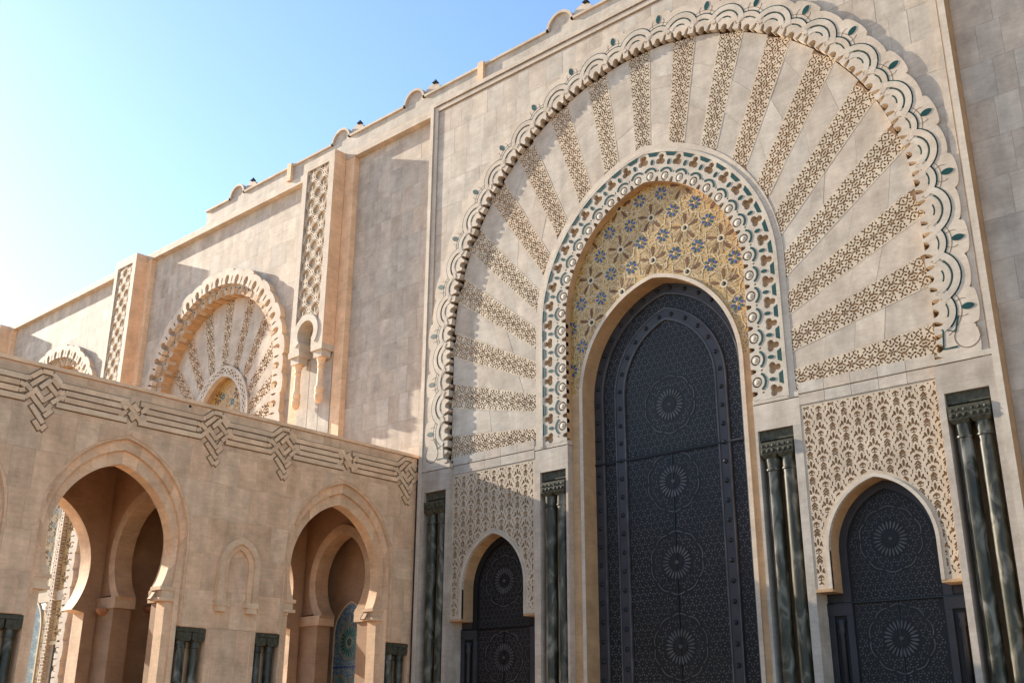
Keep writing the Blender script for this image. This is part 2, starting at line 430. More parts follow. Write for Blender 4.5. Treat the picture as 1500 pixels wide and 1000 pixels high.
# glazed green inlays and incised lines of the scales
def arc_pts(A, s0, t0, r, a0, a1, n=10):
    L = []
    for i in range(n+1):
        a = rad(a0+(a1-a0)*i/n); L.append(A.pos(s0+r*math.cos(a), t0+r*math.sin(a)))
    return L
inc = MB()
SM = BIG.S0+4.4
k = -14
while k <= 14:
    for ph in (0, 1):
        s0 = k*P+ph*HP
        if abs(s0) > SM: continue
        spec = [((.875, 22, 158, .045), (.615, 40, 140, .045), (.37, 62, 118, .045)), ((.70, 42, 138, .045), (.46, 64, 116, .04))][ph]
        t0 = (10.14, 10.04)[ph]
        for r, a0, a1, w in spec:
            m_ = MB(); line_strip(m_, arc_pts(BIG, s0, t0, r, a0, a1, 12 if r > .6 else 7), w, FRM-.01, FRM+.008); m_.build('green_arc', M_GL, scal)
        for r0, r1, hh_ in (((.655, .855, .019), (.40, .575, .011)), ((.50, .675, .015),))[ph]:
            m_ = MB(); m_.band(arc_pts(BIG, s0, t0, r0, 24, 156, 14), arc_pts(BIG, s0, t0, r1, 24, 156, 14), FRM-.01, FRM+hh_); m_.build('raised_scale', M_TR, scal)
        if ph == 0:
            for sg in (-1, 1):
                m_ = MB(); line_strip(m_, [BIG.pos(s0+sg*.80, t0+.32), BIG.pos(s0+sg*.97, t0+.43)], .04, FRM-.01, FRM+.008); m_.build('green_tick', M_GL, scal)
            line_strip(inc, arc_pts(BIG, s0, t0, .73, 14, 166, 14), .018, FRM-.01, FRM+.004)
            line_strip(inc, arc_pts(BIG, s0, t0, .49, 12, 168, 12), .018, FRM-.01, FRM+.004)
        else:
            line_strip(inc, arc_pts(BIG, s0, t0, .84, 26, 154, 14), .018, FRM-.01, FRM+.004)
            line_strip(inc, arc_pts(BIG, s0, t0, .58, 16, 164, 12), .018, FRM-.01, FRM+.004)
            line_strip(inc, arc_pts(BIG, s0, 10.90, .27, 150, 390, 12), .018, FRM-.01, FRM+.004)
            m_ = MB(); q = [(s0+.10*math.cos(a)*abs(math.cos(a))**.3, 11.06+.19*math.sin(a)) for a in [2*PI*i/14 for i in range(14)]]
            m_.prism([BIG.pos(*x) for x in q], FRM-.01, FRM+.012); m_.build('green_leaf', M_GR, scal)
    k += 1
# curled feet of the scalloped band
for sg in (-1, 1):
    c_ = [(sg*(10.93+.36*math.cos(rad(a))), 12.12+.36*math.sin(rad(a))) for a in range(150, 420, 18)]
    line_strip(inc, c_, .03, FRM-.01, FRM+.004)
    m_ = MB(); line_strip(m_, [(sg*10.75, 12.75), (sg*10.62, 12.3), (sg*10.28, 12.45), (sg*10.22, 11.85), (sg*10.62, 11.85)], .06, FRM-.01, FRM+.008); m_.build('green_hook', M_GL, scal)
inc.build('incised_lines', M_BR, scal, kind='stuff')

# ---- fan: backing, plain blocks between 19 carved rays
RI = [(5.48, 11.97), (5.48, 13.32), (5.48, 14.62), (5.5, 16.02), (5.36, 17.55), (4.94, 19.1), (4.12, 20.5), (2.9, 21.58), (1.54, 22.34), (0, 22.75)]
RO = [(10.1, 12.27), (10.1, 14.52), (10.1, 16.8), (9.82, 19.3), (9.1, 21.5), (7.75, 23.45), (6.2, 25.1), (4.33, 26.4), (2.2, 27.1), (0, 27.3)]
def to_edge(a, b_, t=9.97):
    k = 1.0
    while float(BIG.t_of(np.array(a[0]+(b_[0]-a[0])*k), np.array(a[1]+(b_[1]-a[1])*k))) > t: k -= .002
    return (a[0]+(b_[0]-a[0])*k, a[1]+(b_[1]-a[1])*k)
RO = [to_edge(a, b_) for a, b_ in zip(RI, RO)]
HI, HO = 0.36, 0.52
fb = MB(); carve(fb, lambda U, Z: mn(9.96-BIG.t_of(U, Z), RING.t_of(U, Z)-4.95), -10, 10, 11.2, 26.6, .2, FAN-.5, FAN-.069)
fan = fb.build('fan_wall', M_CG, portal)
rays = [((-a[0], a[1]), (-b_[0], b_[1])) for a, b_ in zip(RI[:-1], RO[:-1])]+[(RI[9], RO[9])]+[(a, b_) for a, b_ in zip(RI[:-1][::-1], RO[:-1][::-1])]
rng = random.Random(5)
def ray_field(L, ph, hi, ho, q_=.72):
    def fld(A_, B_):
        hw0 = hi+(ho-hi)*A_/L; v0 = np.abs(B_); A_ = A_/q_; v = v0/q_; v = np.where(v > .46, np.abs(.92-v), v); hw = hw0/q_
        hole = np.full(A_.shape, 9.0)
        per = .92; x = ((A_+ph) % per)-per/2
        for q in range(6):                              # rosette
            a = q*PI/3; hole = mn(hole, ell(x, v, .135*math.cos(a), .135*math.sin(a), .062, .036, a))
        hole = mn(hole, circ(x, v, 0, 0, .036))
        for sx in (-1, 1):
            hole = mn(hole, ell(x, v, sx*.30, .09, .085, .032, sx*.7), ell(x, v, sx*.40, .0, .05, .04), ell(x, v, sx*.22, .235, .06, .034, -sx*.6), ell(x, v, sx*.36, .235, .032, .05, sx*.3))
        hole = mn(hole, ell(x, v, 0, .27, .06, .036), ell(x, v, .12, .345, .05, .03, .6), ell(x, v, -.12, .345, .05, .03, -.6), ell(x, v, .28, .36, .05, .03, -.5), ell(x, v, -.28, .36, .05, .03, .5), ell(x, v, .42, .31, .04, .04), ell(x, v, .43, .15, .034, .05), ell(x, v, -.43, .15, .034, .05), circ(x, v, .2, .43, .034), circ(x, v, 0, .42, .036), circ(x, v, -.2, .43, .034), circ(x, v, .4, .44, .034))
        hole = hole-.010
        return mn(np.where(hw0-v0 < .035, .05, hole*q_), hw0-v0)
    return fld
for i, (a, b_) in enumerate(rays):
    L = math.hypot(b_[0]-a[0], b_[1]-a[1]); dx, dz = (b_[0]-a[0])/L, (b_[1]-a[1])/L
    a = (a[0]-dx*.3, a[1]-dz*.3); L += .3
    mp = lambda s_, v, a=a, dx=dx, dz=dz: (a[0]+dx*s_+dz*v, a[1]+dz*s_-dx*v)
    m_ = MB(); carve(m_, ray_field(L, rng.random()*.9, HI, HO), 0, L, -HO, HO, 0.025, FAN-.07, FAN, lambda s_, v, mp=mp: mp(s_, -v)); m_.build('carved_ray', M_CV, portal)
def lerp(p, q, t): return (p[0]+(q[0]-p[0])*t, p[1]+(q[1]-p[1])*t)
for i in range(len(rays)-1):                            # plain wedges, four blocks each
    (a, b_), (c, d_) = rays[i], rays[i+1]
    def edge(r, sg):
        p, q = r; L = math.hypot(q[0]-p[0], q[1]-p[1]); n = ((q[1]-p[1])/L*sg, -(q[0]-p[0])/L*sg)
        return (p[0]+n[0]*(HI+.012), p[1]+n[1]*(HI+.012)), (q[0]+n[0]*(HO+.012), q[1]+n[1]*(HO+.012))
    e1 = edge(rays[i], 1); e2 = edge(rays[i+1], -1)
    if math.dist(e1[0], e2[0]) > math.dist(edge(rays[i], -1)[0], edge(rays[i+1], 1)[0]): e1 = edge(rays[i], -1); e2 = edge(rays[i+1], 1)
    cuts = [0, rng.uniform(.15, .3), rng.uniform(.4, .55), rng.uniform(.65, .85), 1]
    for t0, t1 in zip(cuts[:-1], cuts[1:]):
        q = [lerp(*e1, t0+.0007 if t0 else -.08), lerp(*e1, t1-.0007)]
        if t1 == 1:
            q = q[:1]
            for w in range(7):
                x = lerp(e1[1], e2[1], w/6); dx, dz = x[0], max(0, x[1]-16.6); r = math.hypot(dx, dz); k_ = 9.985/r
                q.append((x[0]*k_, 16.6+dz*k_) if x[1] > 16.6 else (math.copysign(9.985, x[0]), x[1]))
            q.append(lerp(*e2, t0+.0007 if t0 else -.08))
        else: q += [lerp(*e2, t1-.0007), lerp(*e2, t0+.0007 if t0 else -.08)]
        m_ = MB(); m_.prism(q, FAN-.07, FAN-.004+rng.uniform(-.004, .002)); m_.build('block', M_ST, fan)
# plain margin between the ray feet and the ring
m_ = MB(); m_.band(RING.line(5.1, 11.5, 40), RING.line(5.42, 11.5, 40), FAN-.13, FAN+.008); m_.build('ring_margin', M_TR, portal)

# ---- the ring round the doorway: pierced plate with glazed tiles
T0, T1 = 3.90, 5.12; RD = FAN+.022; PR = 0.757
def ringf(U, Z):
    t = RING.t_of(U, Z); s_ = RING.s_of(U, Z); x = ((s_/PR) % 1.0-0.5)*PR          # x=0 at tile centre
    y = np.where(x > 0, x-PR/2, x+PR/2)                                          # 0 midway between tiles
    tre = mn(circ(y, t, 0, 4.88, .105), circ(y, t, .088, 4.68, .115), circ(y, t, -.088, 4.68, .115), circ(y, t, 0, 4.70, .12))
    ann = np.abs(np.hypot(x, t-4.10)-.155)-.024
    ntc = mn(ell(y, t, 0, 3.93, .085, .17), ell(y, t, 0, 4.30, .03, .05))
    return mn(T1-t, t-T0, tre, ann, ntc, Z-11.55)
rg = MB(); carve(rg, ringf, -5.2, 5.2, 11.5, 22.4, 0.032, -.20, RD)
ring = rg.build('arch_ring', M_TR, portal)
m_ = MB(); m_.band(RING.line(4.05, 11.5, 40), RING.line(5.1, 11.5, 40), -.5, -.20); m_.build('ring_ground', M_CG, portal)
m_ = MB(); m_.band(RING.line(5.06, 11.5, 40), RING.line(5.19, 11.5, 40), -.1, RD+.02); m_.build('ring_edge', M_TR, portal)
kk = -16.5
while kk <= 16.5:
    s0 = kk*PR; kk += 1
    if abs(s0) > RING.S0+4.5: continue
    q = [(s0-.15, 4.90), (s0+.15, 4.90), (s0+.235, 5.05), (s0-.235, 5.05)]
    m_ = MB(); m_.prism([RING.pos(*x) for x in q], RD-.01, RD+.012); m_.build('green_tile', M_GR, ring)
    q = [(s0+.062*math.cos(a), 4.66+.115*math.sin(a)) for a in [2*PI*i/12 for i in range(12)]]
    m_ = MB(); m_.prism([RING.pos(*x) for x in q], RD-.01, RD+.014); m_.build('green_leaf', M_GR, ring)
    m_ = MB(); line_strip(m_, arc_pts(RING, s0, 4.10, .315, 32, 148, 9), .075, RD-.01, RD+.012); m_.build('green_arc', M_GR, ring)
    p_ = RING.pos(s0, 4.10); m_ = MB(); m_.dome(p_[0], p_[1], .12, RD-.03, .05); m_.build('stone_boss', M_TR, ring, smooth=True)
# reveal of the doorway (ochre for painted bounce light, block joints) from ring to mosaic
MOS = -0.34; DOR = -1.08
rev = MB(); rv = RING.line(T0, 0, 40); 
for i in range(len(rv)-1): rev.wall(rv[i+1], rv[i], MOS-.05, RD-.02)
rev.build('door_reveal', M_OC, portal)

# ---- mosaic tympanum
DA = Arch(0, 13.2, 0.6, 3.35)
mo = MB(); carve(mo, lambda U, Z: mn(DA.t_of(U, Z)-3.45, T0+.04-RING.t_of(U, Z), Z-11.0), -4, 4, 11.0, 21.1, 0.08, MOS-.1, MOS)
mos = mo.build('mosaic_tympanum', M_GO, portal)
jam = MB(); jam.band(DA.line(3.35, 0, 30), DA.line(3.50, 0, 30), DOR-.1, MOS+.05)
da = jam.build('door_arch_trim', M_TR, portal)
jr = MB(); L_ = DA.line(3.349, 0, 30)
for i in range(len(L_)-1): jr.wall(L_[i+1], L_[i], DOR-.1, MOS+.04)
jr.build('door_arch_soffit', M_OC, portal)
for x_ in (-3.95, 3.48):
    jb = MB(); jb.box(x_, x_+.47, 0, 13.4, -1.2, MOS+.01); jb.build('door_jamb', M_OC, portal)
def pet(mb, cu, cz, ang, r0, r1, w, d0, d1):
    c, s_ = math.cos(ang), math.sin(ang)
    q = [(r0, 0), (r0+(r1-r0)*.3, w*.8), (r0+(r1-r0)*.7, w), (r1-.02, w*.55), (r1, 0), (r1-.02, -w*.55), (r0+(r1-r0)*.7, -w), (r0+(r1-r0)*.3, -w*.8)]
    mb.prism([(cu+a*c-b_*s_, cz+a*s_+b_*c) for a, b_ in q], d0, d1)
def inside_mos(u, z, m=.1):
    return float(DA.t_of(np.array(u), np.array(z))) > 3.5+m and float(RING.t_of(np.array(u), np.array(z))) < T0-m and z > 11.6
BA, BB = (1.34, 0.52), (0.0, 1.92)                     # lattice of the large rosettes
for i in range(-5, 6):
    for j in range(-6, 7):
        cu, cz = i*1.45+.04, 17.81+j*1.735+(abs(i) % 2)*.8675
        if not (abs(cu) < 4.2 and 11.4 < cz < 21.4): continue
        if inside_mos(cu, cz, -.35):
            for q in range(10):
                a = PI/2+q*PI/5
                if not inside_mos(cu+.52*math.cos(a), cz+.52*math.sin(a), .0): continue
                m_ = MB(); pet(m_, cu, cz, a, .17, .58, .064, MOS-.01, MOS+.012); m_.build('petal_tile', M_BP if q % 2 == 0 else M_TP, mos)
            if inside_mos(cu, cz, .0):
                m_ = MB(); m_.dome(cu, cz, .075, MOS, .03, 10, 2); m_.build('rosette_centre', M_DK, mos)
                m_ = MB()
                A_ = [(cu+.09*math.cos(2*PI*t/20), cz+.09*math.sin(2*PI*t/20)) for t in range(21)]; B_ = [(cu+.155*math.cos(2*PI*t/20), cz+.155*math.sin(2*PI*t/20)) for t in range(21)]
                m_.band(A_, B_, MOS-.01, MOS+.01); m_.build('rosette_ring', M_CR, mos)
        # pale star lines round each rosette and the small blue and green flowers between
        for fu, fz in ((cu+.56, cz+.66), (cu-.56, cz+.66), (cu, cz+.96) if False else (cu+.56, cz-.66), (cu-.56, cz-.66)):
            pass
fl = set()
for i in range(-5, 6):
    for j in range(-6, 7):
        cu, cz = i*1.45+.04, 17.81+j*1.735+(abs(i) % 2)*.8675
        for du, dz in ((.485, .8675), (-.485, .8675), (.485, -.8675), (-.485, -.8675), (.967, 0), (-.967, 0)):
            fl.add((round(cu+du, 2), round(cz+dz, 2)))
done = []
for fu, fz in sorted(fl):
    if any(math.hypot(fu-a, fz-b_) < .42 for a, b_ in done) or not inside_mos(fu, fz, .06) or fz < 13.4: continue
    done.append((fu, fz))
    for mt, st in ((M_BL, 0), (M_GT, 1)):
        m_ = MB(); n = 0
        for q in range(st, 8, 2):
            a = q*PI/4+.2
            if inside_mos(fu+.26*math.cos(a), fz+.26*math.sin(a), .0): pet(m_, fu, fz, a, .09, .27, .047, MOS-.01, MOS+.012); n += 1
        if n: m_.build('flower_tile', mt, mos, kind='stuff')
    if inside_mos(fu, fz, .08):
        m_ = MB(); m_.dome(fu, fz, .07, MOS, .015, 8, 2); m_.build('flower_centre', M_TP, mos)
st_ = MB()                                             # thin pale strapwork between the tiles
for i in range(-5, 6):
    for j in range(-6, 7):
        cu, cz = i*1.45+.04, 17.81+j*1.735+(abs(i) % 2)*.8675
        for q in range(10):
            a = PI/2+(q+.5)*PI/5; pts = [(cu+r*math.cos(a+w), cz+r*math.sin(a+w)) for r, w in ((.16, 0), (.36, .13), (.58, 0))]
            if q % 2 == 0 and all(inside_mos(*x, .03) for x in pts): line_strip(st_, pts, .02, MOS-.01, MOS+.008)
            pts = [(cu+r*math.cos(a+w), cz+r*math.sin(a+w)) for r, w in ((.16, 0), (.36, -.17), (.56, 0), (.70, .1))]
            if all(inside_mos(*x, .03) for x in pts): line_strip(st_, pts, .02, MOS-.01, MOS+.008)
for i in range(-5, 6):
    for j in range(-6, 7):
        cu, cz = i*1.45+.04, 17.81+j*1.735+(abs(i) % 2)*.8675
        for q in range(20):
            pts = [(cu+r*math.cos(PI/2+2*PI*w/20), cz+r*math.sin(PI/2+2*PI*w/20)) for r, w in (((.64, q), (.74, q+1)) if q % 2 == 0 else ((.74, q), (.64, q+1)))]
            if all(inside_mos(*x, .03) for x in pts): line_strip(st_, pts, .026, MOS-.01, MOS+.009)
for fu, fz in done:
    for q in range(16):
        if q % 2: continue
        pts = [(fu+r*math.cos(2*PI*w/16+.2), fz+r*math.sin(2*PI*w/16+.2)) for r, w in (((.35, q), (.40, q+1)) if q % 2 == 0 else ((.40, q), (.35, q+1)))]
        if all(inside_mos(*x, .03) for x in pts): line_strip(st_, pts, .022, MOS-.01, MOS+.0095)
st_.build('strapwork', M_CR, mos, kind='stuff')

# ---- doors
def star_field(mb, keep, u0, u1, z0, z1, pitch, d0, d1, seed=1, n=10):
    j = 0; z = z0
    while z < z1:
        u = u0+(pitch/2 if j % 2 else 0)
        while u < u1:
            for q in range(n):
                a = 2*PI*q/n+(j % 3)*.2
                x, y = u+pitch*.30*math.cos(a), z+pitch*.30*math.sin(a)
                if keep(x, y): quadpet(mb, x, y, a, pitch*.105, pitch*.046, d1)
            for q in range(6):
                a = PI/6+q*PI/3; x, y = u+pitch*.48*math.cos(a), z+pitch*.48*math.sin(a)
                if keep(x, y): quadpet(mb, x, y, a+PI/2, pitch*.085, pitch*.042, d1)
            if keep(u, z): quadpet(mb, u, z, 0, pitch*.05, pitch*.05, d1)
            u += pitch
        z += pitch*.866; j += 1
def quadpet(mb, u, z, a, r, w, d):
    c, s_ = math.cos(a), math.sin(a); b = len(mb.v)
    for x, y in ((-r, 0), (0, -w), (r, 0), (0, w)): mb.p(u+x*c-y*s_, z+x*s_+y*c, d)
    mb.f.append([b, b+1, b+2, b+3])
def rosette(parent, cu, cz, sc_, d):
    m_ = MB()
    for q in range(24): pet(m_, cu, cz, 2*PI*(q+.5)/24, 0.28*sc_, .58*sc_, .034*sc_, d-.01, d+.02)
    for q in range(10):
        a0 = q*36; L = [(cu+sc_*(1.02+.05*math.sin(PI*t/6))*math.cos(rad(a0+3+30*t/6)), cz+sc_*(1.02+.05*math.sin(PI*t/6))*math.sin(rad(a0+3+30*t/6))) for t in range(7)]
        line_strip(m_, L, .036*sc_, d-.01, d+.016)
    r_ = m_.build('rosette', M_DP, parent)
    m_ = MB(); m_.dome(cu, cz, .075*sc_, d, .06); m_.build('rosette_boss', M_DP, r_, smooth=True)
    m_ = MB(); m_.prism([(cu+.25*sc_*math.cos(2*PI*t/24), cz+.25*sc_*math.sin(2*PI*t/24)) for t in range(24)], d-.01, d+.006); m_.build('rosette_disc', M_DR, r_)
    return r_
door = MB(); door.prism(DA.line(3.42, 0, 30), DOR-.15, DOR); door = door.build('main_door', M_DR, portal, label='tall blue-black studded metal door with a pointed top')
m_ = MB(); m_.band(DA.line(2.98, 0, 30), DA.line(3.36, 0, 30), DOR-.05, DOR+.05); m_.build('outer_band', M_DB, door)
INN = Arch(0, 13.1, 0.75, 2.35)
m_ = MB(); m_.band(INN.line(1.98, 0, 30), INN.line(2.34, 0, 30), DOR-.05, DOR+.05); m_.build('inner_band', M_DB, door)
for tt, w in ((1.96, .06), (2.36, .05), (2.95, .06)):
    A_ = INN if tt < 2.5 else DA
    m_ = MB(); m_.band(A_.line(tt-w/2, 0, 30), A_.line(tt+w/2, 0, 30), DOR-.05, DOR+.075); m_.build('band_edge', M_DP, door)
bolt = None
def put_bolt(u, z, r=.085, d=DOR+.05):
    global bolt
    if bolt is None:
        mb_ = MB(lambda a, b_, c: (CX+a, -c, b_)); mb_.dome(0, 0, r, 0, .07, 10, 3); bolt = mb_.build('bolt', M_BT, door, smooth=True); o = bolt
    else: o = bolt.copy(); COL.objects.link(o)
    o.location = (u, -d, z)
for A_, t in ((DA, 3.17), (INN, 2.16)):
    LL = math.acos(A_.e/(t+A_.e))*(t+A_.e); s_ = .28
    while True:
        if s_ < LL:
            ph = math.acos(A_.e/(t+A_.e))-s_/(t+A_.e); x, z = (t+A_.e)*math.cos(ph)-A_.e, A_.zc+(t+A_.e)*math.sin(ph)
        else: x, z = t, A_.zc-(s_-LL)
        if z < .3: break
        put_bolt(x, z); put_bolt(-x, z); s_ += .66
RZ = [12.45, 9.66, 6.86, 4.1, 1.35]
def keep_main(u, z):
    t1 = float(INN.half) ; a = abs(u)
    ti = math.hypot(a+INN.e, z-INN.zc)-INN.e if z > INN.zc else a
    to = math.hypot(a+DA.e, z-DA.zc)-DA.e if z > DA.zc else a
    if not (ti < 1.90 or (ti > 2.43 and to < 2.88)): return False
    if abs(z-10.70) < .07: return False
    if z < 10.7 and a < .05: return False
    for rz in RZ:
        q = math.hypot(u, z-rz)
        if q < .66 or .94 < q < 1.13: return False
    return z > .2
m_ = MB(); star_field(m_, keep_main, -2.95, 2.95, 0.2, 17.0, .56, DOR, DOR+.012); m_.build('star_pattern', M_DP, door, kind='stuff')
for rz in RZ: rosette(door, 0, rz, 1.0, DOR+.004)
m_ = MB(); m_.box(-3.36, 3.36, 10.67, 10.73, DOR-.02, DOR+.09); m_.build('transom_bar', M_DR, door)
m_ = MB(); m_.box(-3.36, 3.36, 10.645, 10.668, DOR-.02, DOR+.055); m_.build('transom_gap', M_BT, door)
m_ = MB(); m_.box(-.018, .018, 0, 10.66, DOR-.02, DOR+.03); m_.build('leaf_gap', M_BT, door)

# ---- string course, carved panels, side doors
SDA = {}
for sg in (-1, 1):
    lo, hi = 5.5, 9.86
    u0, u1 = (lo, hi) if sg > 0 else (-hi, -lo)
    m_ = MB(); m_.box(u0-.4*(sg < 0), u1+.4*(sg > 0), 5.0, 11.95, -.6, FAN-.16); m_.build('panel_backing', M_CV, portal) if False else None
    st = MB(); st.box(u0, u1, 11.125, 11.86, FAN-.16, FAN-.03); stc = st.build('string_course', M_BR, portal)
    nb = 5
    for i in range(nb):
        a = u0+(u1-u0)*i/nb; c = u0+(u1-u0)*(i+1)/nb
        for z0, z1 in ((11.13, 11.47), (11.505, 11.85)):
            m_ = MB(); m_.box(a+.006, c-.006, z0, z1, FAN-.05, FAN+.02); m_.build('block', M_ST, stc)
    cu = sg*7.64; A_ = Arch(cu, 6.55, .45, 1.62); SDA[sg] = A_
    def pan(U, Z, A_=A_, u0=u0, u1=u1):
        TW, TH = .41, .79
        col = np.floor((U-u0)/TW); x = (U-u0)-(col+.5)*TW
        z = Z+(col % 2)*TH/2
        y = ((z/TH) % 1.0-.5)*TH; yy = np.where(y > 0, y-TH/2, y+TH/2)
        ax = np.abs(x)
        fl_ = mn(ell(x, y, 0, .125, .040, .105), ell(ax, y, .088, .055, .034, .085, -.45), circ(ax, y, .135, .005, .034), ell(x, y, 0, -.125, .034, .07), ell(ax, y, .062, -.125, .026, .062, .75), cap(ax, y, .0, -.225, .085, -.205, .014))
        ch = mn(cap(ax, yy, 0, .115, .085, .03, .024), cap(ax, yy, 0, .03, .085, -.06, .024), cap(ax, yy, 0, -.055, .075, -.13, .018))
        ot = mn(cap(ax, y, .185, .17, .185, .26, .018), cap(ax, y, .155, .27, .2, .27, .016), ell(ax, y, .17, -.03, .022, .045), ell(ax, y, .175, -.27, .024, .045), circ(ax, y, .085, .2, .02))
        hole = mn(fl_, ch, ot)
        frame = mn(U-u0-.08, u1-.08-U, Z-5.56, 11.04-Z, A_.t_of(U, Z)-1.79)
        hole = np.where(frame < .0, .05, hole)
        body = mn(U-u0, u1-U, Z-5.44, 11.12-Z, np.where(Z > 5.0, A_.t_of(U, Z)-1.62, 9))
        return mn(hole, body)
    m_ = MB(); carve(m_, pan, u0-.02, u1+.02, 5.40, 11.14, 0.0265, FAN-.08, FAN); pn = m_.build('carved_panel', M_CV, portal)
    bk = MB(); carve(bk, lambda U, Z, A_=A_: mn(A_.t_of(U, Z)-1.63, Z-5.45), u0, u1, 5.42, 11.86, .1, -.75, FAN-.079); bk.build('panel_ground', M_CG, portal)
    L_ = A_.line(1.62, 5.44, 20); m_ = MB(); m_.band(A_.line(1.60, 5.44, 20), A_.line(1.70, 5.44, 20), FAN-.1, FAN+.03); m_.build('arch_edge', M_TR, pn)
    lin = MB()
    for i in range(len(L_)-1):                          # bounce-tinted voussoirs of the side-door arch
        pass
    L2 = A_.line(1.60, 5.44, 7)
    for i in range(len(L2)-1):
        p, q = L2[i], L2[i+1]
        o_ = [(p[0], p[1]), (q[0], q[1])]
        n = 4; seg = MB(); A1 = A_.line(1.60, 5.44, 28); 
        break
    A1, A2 = A_.line(1.60, 5.44, 28), A_.line(1.68, 5.44, 28); n = len(A1)-1; step = 5
    for i in range(0, n, step):
        j = min(n, i+step); m_ = MB(); m_.band(A1[i:j+1], A2[i:j+1], -.72, FAN-.012); m_.build('voussoir', M_OC, pn)
    for x0, x1 in ((u0, A_.cu-1.60), (A_.cu+1.60, u1)):
        m_ = MB(); m_.box(x0, x1, 5.36, 5.44, -.72, FAN+.02); m_.build('panel_foot', M_OC, pn)
    # side door
    DP = -.76
    sd = MB(); sd.box(u0, u1, 0, 8.9, DP-.2, DP); sd = sd.build('side_door', M_DR, portal)
    m_ = MB(); m_.band(A_.line(1.36, 5.1, 24), A_.line(1.62, 5.1, 24), DP-.05, DP+.07); m_.build('arch_band', M_DB if sg > 0 else M_DR, sd)
    for x0, x1 in ((u0, cu-1.35), (cu+1.35, u1)):
        m_ = MB(); m_.box(x0, x1, 4.72, 5.05, DP-.05, DP+.09); m_.box(x0, x0+.2, 0, 4.72, DP-.05, DP+.07); m_.box(x1-.2, x1, 0, 4.72, DP-.05, DP+.07); m_.build('side_frame', M_DB, sd)
        m_ = MB(); m_.lathe((x0+x1)/2, DP+.06, [(.07, 0), (.07, 4.2), (.11, 4.28), (.08, 4.4), (.13, 4.6)], 10); m_.build('slim_column', M_DB, sd, smooth=True)
        m_ = MB(); m_.box(x0, x1, 5.12, 5.44, DP-.05, DP+.03); m_.build('side_plate', M_DB, sd)
    m_ = MB(); m_.box(u0, u1, 5.055, 5.085, DP-.02, DP+.1); m_.build('transom_gap', M_BT, sd)
    rz = [6.82, 4.0, 1.2]
    def kp(u, z, A_=A_, cu=cu, rz=rz):
        a = abs(u-cu); t = math.hypot(a+A_.e, z-A_.zc)-A_.e if z > A_.zc else a
        if t > 1.28 or abs(z-5.07) < .06 or (z < 5.07 and a < .03): return False
        return not any(math.hypot(u-cu, z-r) < .57 or .86 < math.hypot(u-cu, z-r) < 1.0 for r in rz)
    m_ = MB(); star_field(m_, kp, cu-1.3, cu+1.3, .2, 8.3, .45, DP, DP+.012); m_.build('star_pattern', M_DP, sd, kind='stuff')
    for r in rz: rosette(sd, cu, r, .9, DP+.004)
    m_ = MB(); m_.box(cu-.013, cu+.013, 0, 5.05, DP-.01, DP+.03); m_.build('leaf_gap', M_BT, sd)
    # jambs under the panel
    for x0, x1 in ((u0-.02, u0+.02), (u1-.02, u1+.02)): pass

# ---- piers with paired marble columns
def pier(u0, u1, n0, n1, d, zt, ztop):                 # pier u0..u1 with niche n0..n1 open below zt
    b = MB(); b.box(u0, n0, 0, zt, -1.0, d); b.box(n1, u1, 0, zt, -1.0, d); b.build('pier', M_ST, portal)
    b = MB(); b.box(n0, n1, 0, zt, -1.2, -.78); b.build('niche_back', M_OC, portal)
    hb = MB(); hb.box(u0, u1, zt, ztop, -1.0, d); hb.build('pier_head', M_ST, portal)
    gb = MB(); gb.box(u0, u1, ztop+.001, ztop+.035, -.9, d-.04); gb.build('groove', M_BR, portal)
    gb = MB(); gb.box(u0, u1, ztop+.036, ztop+.20, -.9, d+.004); gb.build('pier_cap', M_TR, portal)
    w = (n1-n0)
    l_ = MB(); l_.box(n0+.03, n1-.03, zt-.32, zt-.01, -.75, d-.10); l_.box(n0+.08, n1-.08, zt-.40, zt-.33, -.7, d-.16)
    l_.build('marble_lintel', M_MC, portal)
    for i in (0, 1):
        cu = n0+w*(.27+.46*i); r = w*.178
        cl = MB(); cl.lathe(cu, d-.24, [(r*1.25, 0), (r*1.25, .25), (r*1.05, .34), (r, .5), (r*.97, zt-1.32)], 24)
        c = cl.build('column', M_MB, portal, smooth=True); c.data.set_sharp_from_angle(angle=rad(40))
        m_ = MB(); m_.lathe(cu, d-.24, [(r*1.0, zt-1.33), (r*1.12, zt-1.31), (r*1.12, zt-1.26), (r*1.0, zt-1.24), (r*1.06, zt-.92)], 24); o = m_.build('neck', M_MB, c, smooth=True); o.data.set_sharp_from_angle(angle=rad(40))
        m_ = MB(); hh = w*.235
        pr = [(hh*.72, zt-.92), (hh*.98, zt-.80), (hh, zt-.42)]
        for (a0, z0), (a1, z1) in zip(pr[:-1], pr[1:]):
            bb = len(m_.v)
            for a, z in ((a0, z0), (a1, z1)):
                for sx, sd_ in ((-1, -1), (1, -1), (1, 1), (-1, 1)): m_.p(cu+sx*a, z, d-.24+sd_*a)
            for q in range(4): m_.f.append([bb+q, bb+(q+1) % 4, bb+4+(q+1) % 4, bb+4+q])
        bb = len(m_.v)
        for sx, sd_ in ((-1, -1), (1, -1), (1, 1), (-1, 1)): m_.p(cu+sx*pr[0][0], pr[0][1], d-.24+sd_*pr[0][0])
        m_.f.append([bb, bb+3, bb+2, bb+1]); m_.build('capital', M_MC, c)
        m_ = MB()                                       # carved leaves on the capital faces
        for q in range(3):
            for z_, rr in ((zt-.70, .085), (zt-.54, .06)):
                m_.dome(cu+(q-1)*hh*.6, z_, rr*w/1.28, d-.24+hh-.01, .035, 8, 2)
                m_.build('capital_carving', M_MC, c, smooth=True, kind='stuff')
